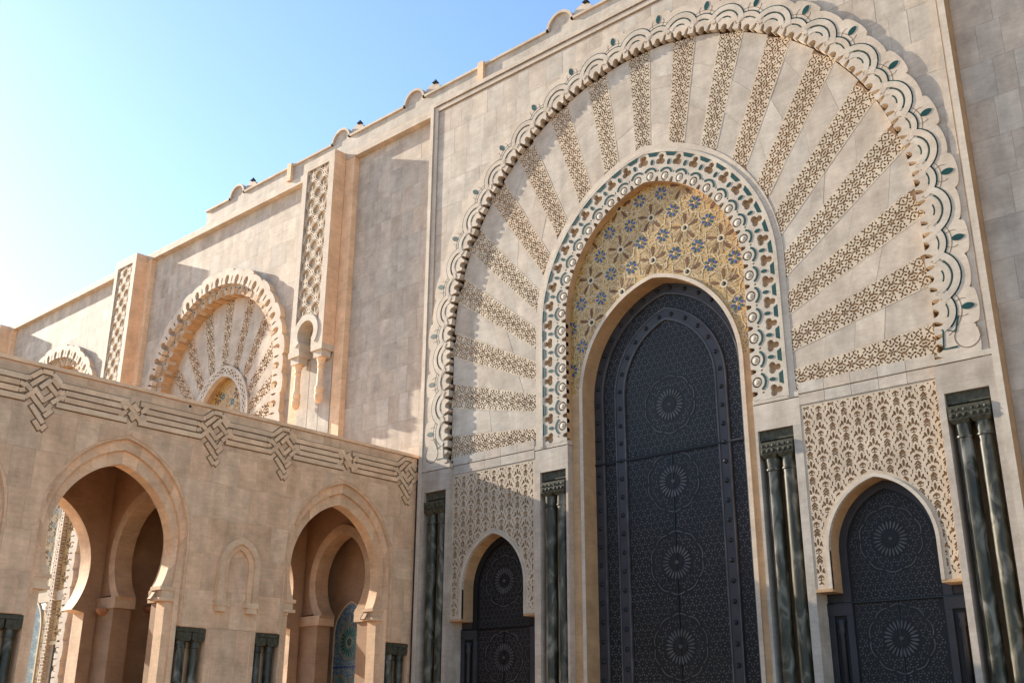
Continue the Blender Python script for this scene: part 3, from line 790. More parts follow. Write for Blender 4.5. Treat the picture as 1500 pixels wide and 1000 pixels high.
for sg in (-1, 1):
    for (u0, u1, n0, n1, d, zt) in ((3.88, 5.5, 3.98, 5.22, RD-.01, 10.54), (9.86, 11.5, 10.05, 11.30, FRM-.002, 10.55)):
        if sg < 0: u0, u1, n0, n1 = -u1, -u0, -n1, -n0
        pier(u0, u1, n0, n1, d, zt, 11.40)
# ------------------------------------------------------------------ the mosque wall on both sides of the portal
BAY = -0.31
def cornice(u0, u1, parent):
    m_ = MB(); m_.box(u0, u1, 28.56, 28.98, -1.2, 0.02); m_.build('cornice', M_TR, parent)
    m_ = MB(); m_.box(u0, u1, 28.985, 29.015, -1.2, -.03); m_.build('cornice_groove', M_BR, parent)
wb = thing('mosque_wall', 'plain shaded stone wall between the great portal and the carved pilaster', 'wall', (CX-14.5, 0.45, 0))
m_ = MB(); m_.box(-18.07, -HW-.002, 0, 28.9, -1.6, BAY-.03); wk = m_.build('wall_core', M_ST, wb)
slabs(FAC, wk, -17.36, -HW-.003, 0, 28.56, 1.28, (0.55, 1.1), [], BAY-.03, BAY, M_ST, 31)
m_ = MB(); m_.box(-18.05, -17.36, 0, 28.55, BAY-.02, 0.0); m_.build('edge_strip', M_PT, wb)
m_ = MB(); m_.box(-11.98, -HW-.004, 0, 28.55, BAY-.02, -.10); m_.build('edge_strip', M_PT, wb)
cornice(-18.06, -HW-.003, wb)
wr = thing('mosque_wall', 'shaded stone slab wall stepping back beyond the orange bounce-tinted edge of the portal', 'wall', (CX+16, 0.45, 0))
m_ = MB(); m_.box(HW+.002, 30, 0, 28.9, -1.6, BAY-.03); wk = m_.build('wall_core', M_ST, wr)
slabs(FAC, wk, HW+.008, 18.5, 0, 28.56, 1.30, (0.6, 1.35), [], BAY-.03, BAY, M_ST, 47)
m_ = MB(); m_.box(18.5, 30, 0, 28.9, BAY-.02, BAY); m_.build('plain_facing', M_ST, wr)
cornice(HW+.004, 30, wr)

# smaller arched bays
def arched_bay(uc, label):
    t = thing('arched_bay', label, 'wall', (CX+uc, 0.45, 0), None)
    A_ = Arch(uc, 18.6, 0, 6.4); u0, u1 = uc-8.35, uc+8.35
    m_ = MB(); carve(m_, lambda U, Z: mn(A_.t_of(U, Z)-6.05), u0, u1, 0, 28.9, .3, -1.6, BAY-.03); wk = m_.build('wall_core', M_ST, t)
    slabs(FAC, wk, u0+.7, u1-.7, 0.1, 28.56, 1.28, (.7, 1.35), [A_.halfplane(6.35)], BAY-.03, BAY, M_ST, 77)
    for a in (u0, u1-.7):
        m_ = MB(); m_.box(a, a+.7, 0, 28.55, BAY-.02, 0); m_.build('edge_strip', M_PT, t)
    cornice(u0, u1, t)
    hp = PI*6.4/20
    m_ = MB(); carve(m_, lambda U, Z: scallop(U, Z, 6.0, 6.70, A_, hp, .95, 0, .26), uc-7.4, uc+7.4, 0, 26, .08, BAY-.02, BAY+.30); sc_ = m_.build('scalloped_arch', M_TR, t)
    def ring2(U, Z):
        t_ = A_.t_of(U, Z); s_ = np.abs(A_.s_of(U, Z)); ph = ((s_/.62) % 1.0-.5)*.62
        return mn(6.1-t_, t_-5.5, ell(ph, t_, 0, 5.5, .12, .2), Z)
    m_ = MB(); carve(m_, ring2, uc-6.2, uc+6.2, 0, 24.8, .08, BAY-.5, BAY-.06); m_.build('inner_ring', M_TR, t)
    g_ = MB(); kq = -32
    while kq <= 32:
        q = A_.pos(kq*.5, 5.86); g_.dome(q[0], q[1], .07, BAY-.062, .03, 6, 2) if q[1] > 0 else 0; kq += 1
    g_.build('stud_band', M_GL, t, kind='stuff')
    # stepped soffit, block by block, orange bounce put into its colour
    n = 48; L1, L2 = A_.line(5.5, 12.5, n), A_.line(5.85, 12.5, n)
    N = len(L1)-1
    for i in range(0, N, 2):
        j = min(N, i+2); k = .06*((i//2) % 2)
        LL1 = A_.line(5.52-k*0-.045*((i//2) % 2), 12.5, n)
        m_ = MB(); m_.band(LL1[i:j+1], L2[i:j+1], -1.4, BAY-.03-.04*((i//2) % 2)); m_.build('soffit_block', M_OC, t)
    F_ = -1.02
    c0 = (uc, 15.6); D_ = Arch(uc, 17.2, .35, 2.05); prev = None
    fb = MB(); carve(fb, lambda U, Z: mn(D_.t_of(U, Z)-2.1, 5.9-A_.t_of(U, Z)), uc-6, uc+6, 8, 24.6, .15, F_-.4, F_-.14); fb = fb.build('fan_wall', M_CG, t)
    def ray_ends(a):
        dx, dz = math.cos(a), math.sin(a); out = []
        for tt, AA in ((2.72, D_), (5.75, A_)):
            r = .5
            while float(AA.t_of(np.array(c0[0]+r*dx), np.array(c0[1]+r*dz))) < tt: r += .02
            out.append((c0[0]+r*dx, c0[1]+r*dz))
        return out
    rr = [ray_ends(rad(2+176*i/12)) for i in range(13)]
    for i, (a, b_) in enumerate(rr):
        L = math.dist(a, b_); dx, dz = (b_[0]-a[0])/L, (b_[1]-a[1])/L
        m_ = MB(); carve(m_, ray_field(L, i*.37, .30, .44, 1.15), 0, L, -.44, .44, .04, F_-.13, F_, lambda s_, v, a=a, dx=dx, dz=dz: (a[0]+dx*s_-dz*v, a[1]+dz*s_+dx*v)); m_.build('carved_ray', M_CV, t)
    for i in range(12):
        (a, b_), (c, d_) = rr[i], rr[i+1]
        def off(p, q, w0, w1, sg):
            L = math.dist(p, q); n_ = (-(q[1]-p[1])/L*sg, (q[0]-p[0])/L*sg); return (p[0]+n_[0]*w0, p[1]+n_[1]*w0), (q[0]+n_[0]*w1, q[1]+n_[1]*w1)
        e1, e2 = off(a, b_, .31, .45, 1), off(c, d_, .31, .45, -1)
        m_ = MB(); m_.prism([e1[0], e1[1], e2[1], e2[0]], F_-.13, F_-.003); m_.build('block', M_ST, fb)
    def dr(U, Z):
        t_ = D_.t_of(U, Z); s_ = np.abs(D_.s_of(U, Z)); x = (s_/.36 % 1.0-.5)*.36
        hole = mn(ell(x, t_, 0, 2.36, .09, .06), circ(np.abs(x), t_, .15, 2.26, .045), circ(np.abs(x), t_, .15, 2.47, .045))
        return mn(hole, 2.68-t_, t_-2.05, Z-9)
    m_ = MB(); carve(m_, dr, uc-2.8, uc+2.8, 9, 20.4, .045, F_-.2, F_+.08); m_.build('tympanum_ring', M_TR, t)
    ty = MB(); ty.prism(D_.line(2.05, 9.2, 16), F_-.45, F_-.42); ty = ty.build('mosaic_tympanum', M_GO, t)
    tv = MB(); L_ = D_.line(2.06, 9.2, 16)
    for i in range(len(L_)-1): tv.wall(L_[i+1], L_[i], F_-.5, F_+.06)
    tv.build('tympanum_reveal', M_OC, t)
    for i in range(-2, 3):
        for j in range(0, 11):
            cu, cz = uc+i*.92, 18.15-j*.92+(abs(i) % 2)*.46
            if float(D_.t_of(np.array(cu), np.array(cz))) > 1.75 or cz < 9.6: continue
            m_ = MB()
            for q in range(8): pet(m_, cu, cz, q*PI/4, .09, .40, .055, F_-.43, F_-.405)
            m_.build('star_tile', M_BP if (i+j) % 2 else M_TP, ty)
            m_ = MB()
            for q in range(8): pet(m_, cu+.46, cz, q*PI/4, .05, .2, .04, F_-.43, F_-.405)
            if float(D_.t_of(np.array(cu+.46), np.array(cz))) < 1.8: m_.build('star_tile', M_GT, ty)
    # ground-storey portal: zellige panels, carved strips and a dark door
    LD = Arch(uc, 6.9, .4, 1.6)
    m_ = MB(); m_.box(uc-5.9, uc+5.9, 0, 8.2, F_-.4, F_-.14); m_.box(uc-5.9, uc+5.9, 8.6, 9.2, F_-.3, F_+.02); m_.build('lower_wall', M_CV, t)
    m_ = MB(); m_.prism(LD.line(1.62, 0, 16), F_-.14, F_-.10); ld = m_.build('blue_door', M_ZB, t)
    m_ = MB(); m_.band(LD.line(1.62, 0, 16), LD.line(1.74, 0, 16), F_-.14, F_+.04); m_.build('door_trim', M_CR, ld)
    for sg in (-1, 1):
        for a, c, d1, z0 in ((1.75, 2.72, -.02, 0.2), (3.15, 4.25, -.06, 6.2)):
            x0, x1 = sorted((uc+sg*a, uc+sg*c))
            m_ = MB(); carve(m_, lambda U, Z: mn(LD.t_of(U, Z)-1.75, Z-z0), x0, x1, z0, 14.5, .15, F_-.14, F_+d1); zp = m_.build('star_panel', M_GO, t)
            z = z0+.6
            while z < 14.2:
                cc = (x0+x1)/2
                if float(LD.t_of(np.array(cc), np.array(z))) > 2.1:
                    m_ = MB()
                    for q in range(8): pet(m_, cc, z, q*PI/4+.39, .1, .36, .06, F_+d1-.01, F_+d1+.015)
                    m_.build('star_tile', M_BP, zp)
                z += 1.05
        x0, x1 = sorted((uc+sg*2.74, uc+sg*3.13))
        def strip(U, Z, x0=x0, x1=x1):
            x = U-(x0+x1)/2; y = (Z/.42 % 1.0-.5)*.42
            return mn(mn(ell(x, y, 0, 0, .10, .06), circ(np.abs(x), np.abs(y), .08, .16, .04)), U-x0, x1-U)
        m_ = MB(); carve(m_, strip, x0, x1, 0, 14.5, .045, F_-.1, F_+.25); m_.build('carved_strip', M_TR, t)
        x0, x1 = sorted((uc+sg*4.27, uc+sg*5.5))
        def scroll(U, Z, x0=x0):
            x = (U-x0); c_ = np.floor(x/.4); y = (Z/.44+c_*.5) % 1.0-.5
            return mn(np.abs(np.hypot((x/.4 % 1.0-.5)*.4, y*.44)-.12)-.035, circ((x/.4 % 1.0-.5)*.4, y*.44, .0, .0, .05)+.0)*1.0
        m_ = MB(); carve(m_, scroll, x0, x1, 0, 14.5, .05, F_-.1, F_+.1); m_.build('scroll_band', M_CV, t)
        m_ = MB(); m_.box(x0, x1, 0, 14.5, F_-.3, F_-.09); m_.build('scroll_ground', M_CG, t)
        x0, x1 = sorted((uc+sg*3.15, uc+sg*4.25))
        m_ = MB(); m_.box(x0, x1, 6.0, 6.2, F_-.14, F_+.02); m_.build('niche_sill', M_CR, t)
        m_ = MB(); m_.box(x0+.3, x1, 0, 6.0, F_-.14, F_-.1); m_.build('dark_recess', M_DR, t)
    return t
bay = arched_bay(-28.95, 'wall bay with a scalloped arch and carved fan, between two carved pilasters')
bay2 = copy_tree(bay); bay2.location.x -= 19.1
bay2['label'] = 'far wall bay whose small scalloped arch top just clears the arcade roof'

# pilasters: lattice panel, keyhole niche and two hanging colonnettes
def pilaster(u0, u1, label):
    t = thing('carved_pilaster', label, 'pilaster', (CX+(u0+u1)/2, 0, 0), 'carved pilasters along the mosque wall')
    D = .72; w = u1-u0; cu = (u0+u1)/2
    a, c = u0+.32, u1-.36
    K = Arch(cu-.05, 19.35, 0.0, .62)
    m_ = MB(); m_.box(u0, u1, 0, 28.93, -1.5, -.02); m_.build('pilaster_core', M_ST, t)
    for q in range(3):
        m_ = MB(); m_.box(u0+w*q/3+.018, u0+w*(q+1)/3-.018, 0, 18.2, -.02, .03); m_.build('back_plank', M_ST, t)
    def body(U, Z):
        inpan = mn(U-a, c-U, 28.42-Z, Z-18.9)
        key = np.where(Z > 19.0, np.hypot(U-K.cu, Z-19.35)-.62, np.abs(U-K.cu)-.45)
        pan = np.where((inpan > 0) & (np.hypot(U-K.cu, Z-19.35) > .98) & (Z > 19.35), -inpan, .3)
        return mn(key, pan, np.where(Z < 19.3, np.abs(U-K.cu)-.45, .3))
    m_ = MB(); carve(m_, body, u0, u1, 18.55, 28.93, .06, 0.02, D); 
    for p, q in (((u0, 18.55), (u0, 28.93)), ((u1, 28.93), (u1, 18.55)), ((u0, 28.93), (u1, 28.93))): m_.wall(p, q, -.05, D)
    for x0, x1 in ((u0, K.cu-.45), (K.cu+.45, u1)):
        bb = len(m_.v)
        for x, d in ((x0, D), (x1, D), (x1, -.05), (x0, -.05)): m_.p(x, 18.55, d)
        m_.f.append([bb, bb+1, bb+2, bb+3])
    m_.build('pilaster_shaft', M_TR, t)
    m_ = MB(); m_.box(u1, u1+.004, 18.55, 28.93, .0, D-.002); m_.build('side_bounce_tint', M_PT, t)  # warmer plate, bounce light on the pilaster's side painted in
    m_ = MB(); m_.box(a-.05, c+.05, 19.9, 28.5, .3, D-.17); m_.build('lattice_ground', M_CV, t)
    m_ = MB(); kb = MB()
    for i in range(12):
        pass
    def lat(U, Z):
        pw = (c-a)/2; x = (U-a)/pw; z = Z/.98; zq = (z % 1.0)
        cx = x % 1.0-.5
        w1 = .5+.0*x
        def ribs(ph):
            zz = z+ph
            tri = np.abs((zz % 1.0)-.5)*2                      # 0..1
            e_ = .5*(.5-.5*np.cos(tri*PI))                        # ogee swing
            return mn(np.abs(np.abs(cx)-e_))
        f1 = .062-ribs(0.0)*1.0
        f2 = .04-np.abs(np.hypot(cx*pw, ((z % 1.0)-.5)*.98)-.17)*1.3
        f3 = .036-np.abs(np.hypot((np.abs(cx)-.5)*pw, ((z+.5) % 1.0-.5)*.98)-.14)*1.3
        f4 = .030-np.abs(cx)*pw
        f5 = .03-np.abs(np.abs(cx)-(.5*(.5-.5*np.cos(np.abs(zq-.5)*2*PI))+.17))
        f6 = .03-np.abs(np.abs(cx)-(.5*(.5-.5*np.cos(np.abs(zq-.5)*2*PI))-.17))
        return mn(mx(f1, f2, f3, f5, f6, np.where(((z % 1.0) > .62), f4, -1)), U-a, c-U, 28.4-Z, np.hypot(U-K.cu, Z-19.35)-.98, Z-19.4)
    carve(m_, lat, a, c, 19.3, 28.42, .032, D-.21, D-.05); m_.build('lattice', M_CV, t)
    m_ = MB(); m_.band([(K.cu+.62*math.cos(rad(x)), 19.35+.62*math.sin(rad(x))) for x in range(-40, 221, 10)], [(K.cu+.95*math.cos(rad(x)), 19.35+.95*math.sin(rad(x))) for x in range(-40, 221, 10)], .1, D+.04); m_.build('keyhole_arch', M_TR, t)
    for cc in (u0+.42, u1-.36):
        m_ = MB(); m_.box(cc-.46, cc+.38, 18.28, 18.56, .0, D+.02); m_.box(cc-.34, cc+.28, 17.95, 18.28, .1, D-.08); m_.build('impost', M_TR, t)
        m_ = MB(); m_.lathe(cc-.03, D-.32, [(.05, 15.72), (.15, 15.8), (.21, 15.98), (.21, 16.15), (.17, 16.2), (.21, 16.3), (.21, 16.5), (.15, 16.6), (.14, 17.45), (.18, 17.5), (.15, 17.56), (.16, 17.7), (.24, 17.96)], 18)
        o = m_.build('colonnette', M_PT, t, smooth=True); o.data.set_sharp_from_angle(angle=rad(35))
    return t
pl = pilaster(-20.60, -18.07, 'carved lattice pilaster with keyhole niche and hanging colonnettes, beside the plain shaded wall')
for k, lab in ((1, 'carved lattice pilaster between the two scalloped-arch wall bays'), (2, 'last carved pilaster, mostly hidden, past the far scalloped bay')):
    q = copy_tree(pl); q.location.x -= 19.1*k; q['label'] = lab

# parapet with rounded humps and little dark caps
pp = thing('parapet', 'raised stone parapet with rounded humps along the roof of the mosque', 'parapet', (CX, 0, 29.0))
m_ = MB(); m_.box(-30.8, 30, 29.02, 29.84, -1.3, -.02); m_.build('parapet_wall', M_ST, pp)
hs = [-27.75, -18.55, -13.05, -3.95, 5.2]
prev = -30.86
def coping(a, c):
    m_ = MB(); m_.box(a, c, 29.84, 29.95, -1.35, .08); m_.build('coping', M_TR, pp)
for h_ in hs:
    coping(prev, h_-.62); prev = h_+.62
    pts = [(h_+.62*math.cos(rad(x)), 29.84+.62*math.sin(rad(x))) for x in range(0, 181, 12)]
    m_ = MB(); m_.prism(pts, -1.3, -.04); m_.build('hump', M_ST, pp)
    pt2 = [(h_+.74*math.cos(rad(x)), 29.84+.74*math.sin(rad(x))) for x in range(0, 181, 12)]
    m_ = MB(); m_.band(pts, pt2, -1.35, .08); m_.build('hump_coping', M_TR, pp)
    for du in (1.15,):
        m_ = MB(); m_.prism([(h_+du+.55*math.cos(rad(x)), 29.93+.50*math.sin(rad(x))) for x in range(0, 181, 15)], -1.6, -.06); m_.build('rear_hump', M_TR, pp)
        fcap = MB(); b0 = fcap.v
        for u_, d_ in ((-.13, -.5), (.13, -.5), (.13, -.24), (-.13, -.24)): fcap.p(h_+du+.25+u_, 30.36, d_+.35)
        fcap.p(h_+du+.25, 30.58, -.02); fcap.f = [[0, 1, 4], [1, 2, 4], [2, 3, 4], [3, 0, 4], [3, 2, 1, 0]]
        fcap.build('dark_cap', M_DK, pp)
coping(prev, 30)
for u_ in (-22.75, -8.55):
    m_ = MB(); m_.box(u_-.17, u_+.17, 29.02, 30.06, -.3, .14); m_.build('parapet_post', M_PT, pp)
# ------------------------------------------------------------------ arcade wing at right angles to the wall
arc = thing('arcade_wing', 'low pinkish stone arcade wing with horseshoe arches and interlaced band below its roof', 'arcade', (AX, -20, 0))
Y0, Y1 = -41.0, 0.40
ACS = [-3.75, -12.95, -19.15, -28.35]
TOP = 12.25
OPN = [Arch(c, 7.0, .55, 2.15) for c in ACS]
OUT = [Arch(c, 7.35, .62, 2.55) for c in ACS]
ZI = 5.42                                             # impost height
def opening(U, Z, full=True):
    r = np.full(U.shape, 9.0)
    for A_ in OPN:
        a = np.abs(U-A_.cu); R = A_.half+A_.e
        ho = np.where(Z > ZI, np.hypot(a+A_.e, Z-A_.zc)-R, a-2.15)
        r = mn(r, ho)
    return r
def outer(U, Z):
    r = np.full(U.shape, 9.0)
    for A_ in OUT: r = mn(r, np.where(Z > A_.zc, A_.t_of(U, Z), np.abs(U-A_.cu))-2.55)
    return r
def cols_niche(U, Z):
    r = np.full(U.shape, 9.0)
    for c in ACS:
        a = np.abs(U-c); r = mn(r, mx(np.abs(a-3.1)-.52, Z-4.62))
    return r
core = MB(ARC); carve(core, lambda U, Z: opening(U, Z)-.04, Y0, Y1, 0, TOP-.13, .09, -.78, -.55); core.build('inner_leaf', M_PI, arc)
core = MB(ARC); carve(core, lambda U, Z: mn(outer(U, Z), cols_niche(U, Z)), Y0, -.02, 0, TOP-.12, .1, -.56, -.03); fw_ = core.build('front_wall', M_PK, arc)
core = MB(ARC); carve(core, opening, Y0, Y1, 0, TOP, .09, -6.55, -5.78)
bkl = core.build('back_wall', M_PK, arc)
core2 = MB(lambda u, z, d: (AX-5.775, u, z))            # inner face of the back wall
carve(core2, opening, Y0, Y1, 0, 11.2, .09, 0, 0); core2.build('back_wall_shade_lining', M_PI, arc)
fl_ = MB(lambda u, z, d: (AX-.785, u, z)); carve(fl_, lambda U, Z: opening(U, Z)-.03, Y0, Y1, 0, 11.2, .09, 0, 0); fl_.build('front_wall_shade_lining', M_PI, arc)
m_ = MB(ARC); m_.box(Y0, Y1, TOP-.12, TOP, -6.6, .05); m_.build('roof', M_PT, arc)
m_ = MB(ARC); m_.box(Y0+.5, Y1-.45, 0, .02, -6.5, -.3); m_.build('added_dark_floor', M_WF, arc)  # unseen dark floor, added to darken the arcade interior
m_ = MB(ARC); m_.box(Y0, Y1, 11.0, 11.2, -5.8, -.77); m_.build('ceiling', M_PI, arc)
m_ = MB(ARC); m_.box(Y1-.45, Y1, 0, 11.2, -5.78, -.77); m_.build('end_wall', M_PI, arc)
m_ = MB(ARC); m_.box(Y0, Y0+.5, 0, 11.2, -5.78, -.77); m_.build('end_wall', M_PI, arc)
# front cladding, slab by slab
clips = [A_.halfplane(2.62) for A_ in OUT]
def niche_clip(poly):
    for c in ACS:
        for sg in (-1, 1):
            x0, x1 = c+sg*3.1-.53, c+sg*3.1+.53
            cu_ = sum(q[0] for q in poly)/len(poly); cz = sum(q[1] for q in poly)/len(poly)
            if cz < 4.62 and x0-.1 < max(q[0] for q in poly) and x1+.1 > min(q[0] for q in poly):
                if max(q[0] for q in poly)-x1 > x0-min(q[0] for q in poly): poly = clip_half(poly, (1, 0), x1)
                else: poly = clip_half(poly, (-1, 0), -x0)
                if len(poly) < 3: return poly
    return poly
def near_niche(poly): return False
slabs(ARC, fw_, -26.5, -.02, 4.64, 12.1, 1.22, (.5, 1.15), clips, -.03, 0, M_PK, 5, g=.0015)
slabs(ARC, fw_, -26.5, -.02, 0.0, 4.63, 1.16, (.5, 1.0), clips+[niche_clip], -.03, 0, M_PK, 6, g=.0015)
m_ = MB(ARC); m_.box(Y0, -26.5, 0, 12.1, -.03, -.001); 
# arch rings as voussoirs
def arch_ring(i, full):
    A_, O_ = OPN[i], OUT[i]
    def prof(Ax, t, n, phi0):
        R = t+Ax.e; fa = math.acos(Ax.e/R); L = []
        for k in range(n+1):
            ph = phi0+(fa-phi0)*k/n; L.append((R*math.cos(ph)-Ax.e, Ax.zc+R*math.sin(ph)))
        return L
    n = 36
    inn = prof(A_, A_.half, n, math.asin((ZI+.45-A_.zc)/(A_.half+A_.e)))
    o = prof(O_, 2.55, n, -.0); o = [(2.55, ZI+.45+(O_.zc-ZI-.45)*k/6) for k in range(6)]+[o[int(round(k*n/(n-6)))] for k in range(n-5)]
    mid = [((a[0]*.45+b_[0]*.55), (a[1]*.45+b_[1]*.55)) for a, b_ in zip(inn, o)]
    step = 4
    for sg in (-1, 1):
        for k in range(0, n, step):
            j = min(n, k+step)
            m_ = MB(ARC); m_.band([(A_.cu+sg*x, z) for x, z in mid[k:j+1]], [(A_.cu+sg*x, z) for x, z in o[k:j+1]], -.6, -.17-.002*(k % 8)); m_.build('outer_voussoir', M_PV, arc)
            m_ = MB(ARC); m_.band([(A_.cu+sg*x, z) for x, z in inn[k:j+1]], [(A_.cu+sg*x, z) for x, z in mid[k:j+1]], -.79, -.29-.002*(k % 8)); m_.build('inner_voussoir', M_PV, arc)
        a0, a1 = sorted((A_.cu+sg*2.12, A_.cu+sg*2.38))
        m_ = MB(ARC); m_.box(a0, a1, 0, ZI, -.80, -.295); m_.build('jamb', M_PT, arc)
        a0, a1 = sorted((A_.cu+sg*2.38, A_.cu+sg*2.56))
        m_ = MB(ARC); m_.box(a0, a1, 0, ZI+.45, -.6, -.175); m_.build('outer_jamb', M_PT, arc)
        a0, a1 = sorted((A_.cu+sg*1.84, A_.cu+sg*2.40))
        for k, (e_, z0, z1) in enumerate(((.0, ZI, ZI+.10), (-.10, ZI+.10, ZI+.34), (.0, ZI+.34, ZI+.46))):
            m_ = MB(ARC); x0, x1 = (a0-e_, a1) if sg > 0 else (a0, a1+e_)
            m_.box(x0, x1, z0, z1, -.82, -.20-abs(e_)*.4); m_.build('impost', M_PT, arc)
for i in range(4): arch_ring(i, True)
# paired marble colonnettes in the jambs
for c in ACS[:3]:
    for sg in (-1, 1):
        y = c+sg*3.1
        if y < -27 or (c == ACS[2] and sg > 0): continue
        m_ = MB(ARC); m_.box(y-.54, y+.54, 0, 4.62, -.56, -.5); m_.build('niche_back', M_PT, arc)
        m_ = MB(ARC); m_.box(y-.51, y+.51, 4.47, 4.60, -.5, -.02); m_.build('marble_lintel', M_MC, arc)
        for q in (-1, 1):
            m_ = MB(ARC); m_.lathe(y+q*.26, -.26, [(.22, 0), (.22, .2), (.16, .3), (.16, 3.95), (.19, 3.97), (.17, 4.05), (.17, 4.2)], 16); cl = m_.build('column', M_MB, arc, smooth=True); cl.data.set_sharp_from_angle(angle=rad(40))
            m_ = MB(ARC); m_.prism([(y+q*.26-.17, 4.18), (y+q*.26+.17, 4.18), (y+q*.26+.235, 4.26), (y+q*.26+.235, 4.46), (y+q*.26-.235, 4.46), (y+q*.26-.235, 4.26)], -.49, -.03, True); m_.build('capital', M_MC, cl)
# blind niches between the arches
for c in (-8.35, -23.75):
    N_ = Arch(c, 6.75, .2, .62)
    m_ = MB(ARC); m_.band(N_.line(.60, 5.55, 14), N_.line(.82, 5.55, 14), -.02, .20); m_.build('blind_niche_arch', M_PT, arc)
    m_ = MB(ARC); m_.band(N_.line(.42, 5.55, 14), N_.line(.60, 5.55, 14), -.02, .10); m_.build('blind_niche_arch', M_PT, arc)
    for sg in (-1, 1):
        a0, a1 = sorted((c+sg*.36, c+sg*.86)); m_ = MB(ARC); m_.box(a0, a1, 5.38, 5.55, -.02, .24); m_.box(a0+.06, a1-.06, 5.2, 5.38, -.02, .20); m_.build('niche_impost', M_PT, arc)
    m_ = MB(ARC); m_.box(c-.78, c-.75, 0, 5.2, 0, .012); m_.box(c+.75, c+.78, 0, 5.2, 0, .012); m_.build('niche_margin', M_PT, arc)
# interlaced band: straps with open joints over brown painted groove shade
SW = .165
GRV = MB(ARC)
def strap(y0, z0, y1, z1, w=SW, d=.06, ext=0):
    L = math.hypot(y1-y0, z1-z0); dx, dz = (y1-y0)/L, (z1-z0)/L; nx, nz = -dz*w/2, dx*w/2
    m_ = MB(ARC); m_.prism([(y0-nx, z0-nz), (y1-nx, z1-nz), (y1+nx, z1+nz), (y0+nx, z0+nz)], -.01, d); m_.build('strap', M_PT, arc)
    e_ = .035; nx *= (w/2+e_)/(w/2); nz *= (w/2+e_)/(w/2); y0 -= dx*e_; z0 -= dz*e_; y1 += dx*e_; z1 += dz*e_
    GRV.prism([(y0-nx, z0-nz), (y1-nx, z1-nz), (y1+nx, z1+nz), (y0+nx, z0+nz)], -.01, .008+len(GRV.f)*1e-6)
ROWS = [11.68, 11.465, 11.25, 11.035]
big = sorted([c+sg*3.12 for c in ACS for sg in (-1, 1) if not (c == ACS[2] and sg > 0)]); small = ACS
nodes = sorted([(y, 1) for y in big]+[(y, 0) for y in small])
nodes = [n_ for n_ in nodes if n_[0] > -27.5]
for (ya, ka), (yb, kb) in zip(nodes[:-1], nodes[1:]):
    a = ya+(.62 if ka else .34); b_ = yb-(.62 if kb else .34)
    strap(a-.12, ROWS[0], b_+.12, ROWS[0]); strap(a+.12, ROWS[1], b_-.12, ROWS[1]); strap(a+.12, ROWS[2], b_-.12, ROWS[2]); strap(a-.12, ROWS[3], b_+.12, ROWS[3])
    for y_, sg in ((a+.12, -1), (b_-.12, 1)):           # strap ends bent round to the middle
        strap(y_+sg*.02, ROWS[1]+.02, y_+sg*.20, (ROWS[1]+ROWS[2])/2+.06, SW*.8, .055); strap(y_+sg*.02, ROWS[2]-.02, y_+sg*.20, (ROWS[1]+ROWS[2])/2-.06, SW*.8, .055)
m_ = MB(ARC); m_.box(-26.5, nodes[0][0]-.6, 10.95, 11.78, -.01, .05); 
def knot_small(y):
    zc = (ROWS[1]+ROWS[2])/2
    for k in (-1, 0, 1):
        o_ = k*.215
        if k == 0: strap(y-.30, zc+.30, y+.30, zc-.30, SW*.85, .062)
        else:
            strap(y+o_-.24, zc+.24+abs(k)*.02, y+o_-.05, zc+.05, SW*.85, .058); strap(y+o_+.05, zc-.05, y+o_+.24, zc-.24, SW*.85, .058)
    for k in (-1, 1):
        o_ = k*.215; strap(y+o_-.13, zc-.13, y+o_-.28, zc-.28, SW*.8, .054); strap(y+o_+.13, zc+.13, y+o_+.28, zc+.28, SW*.8, .054)
def knot_big(y):
    for q, (a, b_, c, d_) in enumerate(((-.62, 11.68, -.40, 11.72), (-.40, 11.74, -.10, 12.0), (-.08, 12.0, .25, 12.0), (.27, 11.98, .56, 11.74), (-.38, 11.48, -.0, 11.84), (-.08, 11.46, .22, 11.78), (.25, 11.84, .52, 11.58), (.05, 11.05, .33, 11.32), (.34, 11.05, .68, 11.36), (-.52, 11.04, -.24, 11.30), (-.26, 11.41, .10, 11.05),
            (-.30, 11.16, .17, 10.73), (.16, 11.62, .50, 11.32), (.52, 11.50, .74, 11.28), (-.28, 10.86, .17, 10.36), (-.12, 10.40, .10, 10.15), (.17, 10.58, .39, 10.82), (.13, 10.14, .27, 10.32), (.19, 10.78, .34, 11.0), (-.58, 11.50, -.34, 11.32))):
        strap(y+a, b_, y+c, d_, SW*.86, .050+.0012*(q*7 % 11))
for y, k in nodes: (knot_big if k else knot_small)(y)
GRV.build('strap_groove_shade', M_BR, arc, kind='stuff')  # brown underlay, shade between the straps painted in
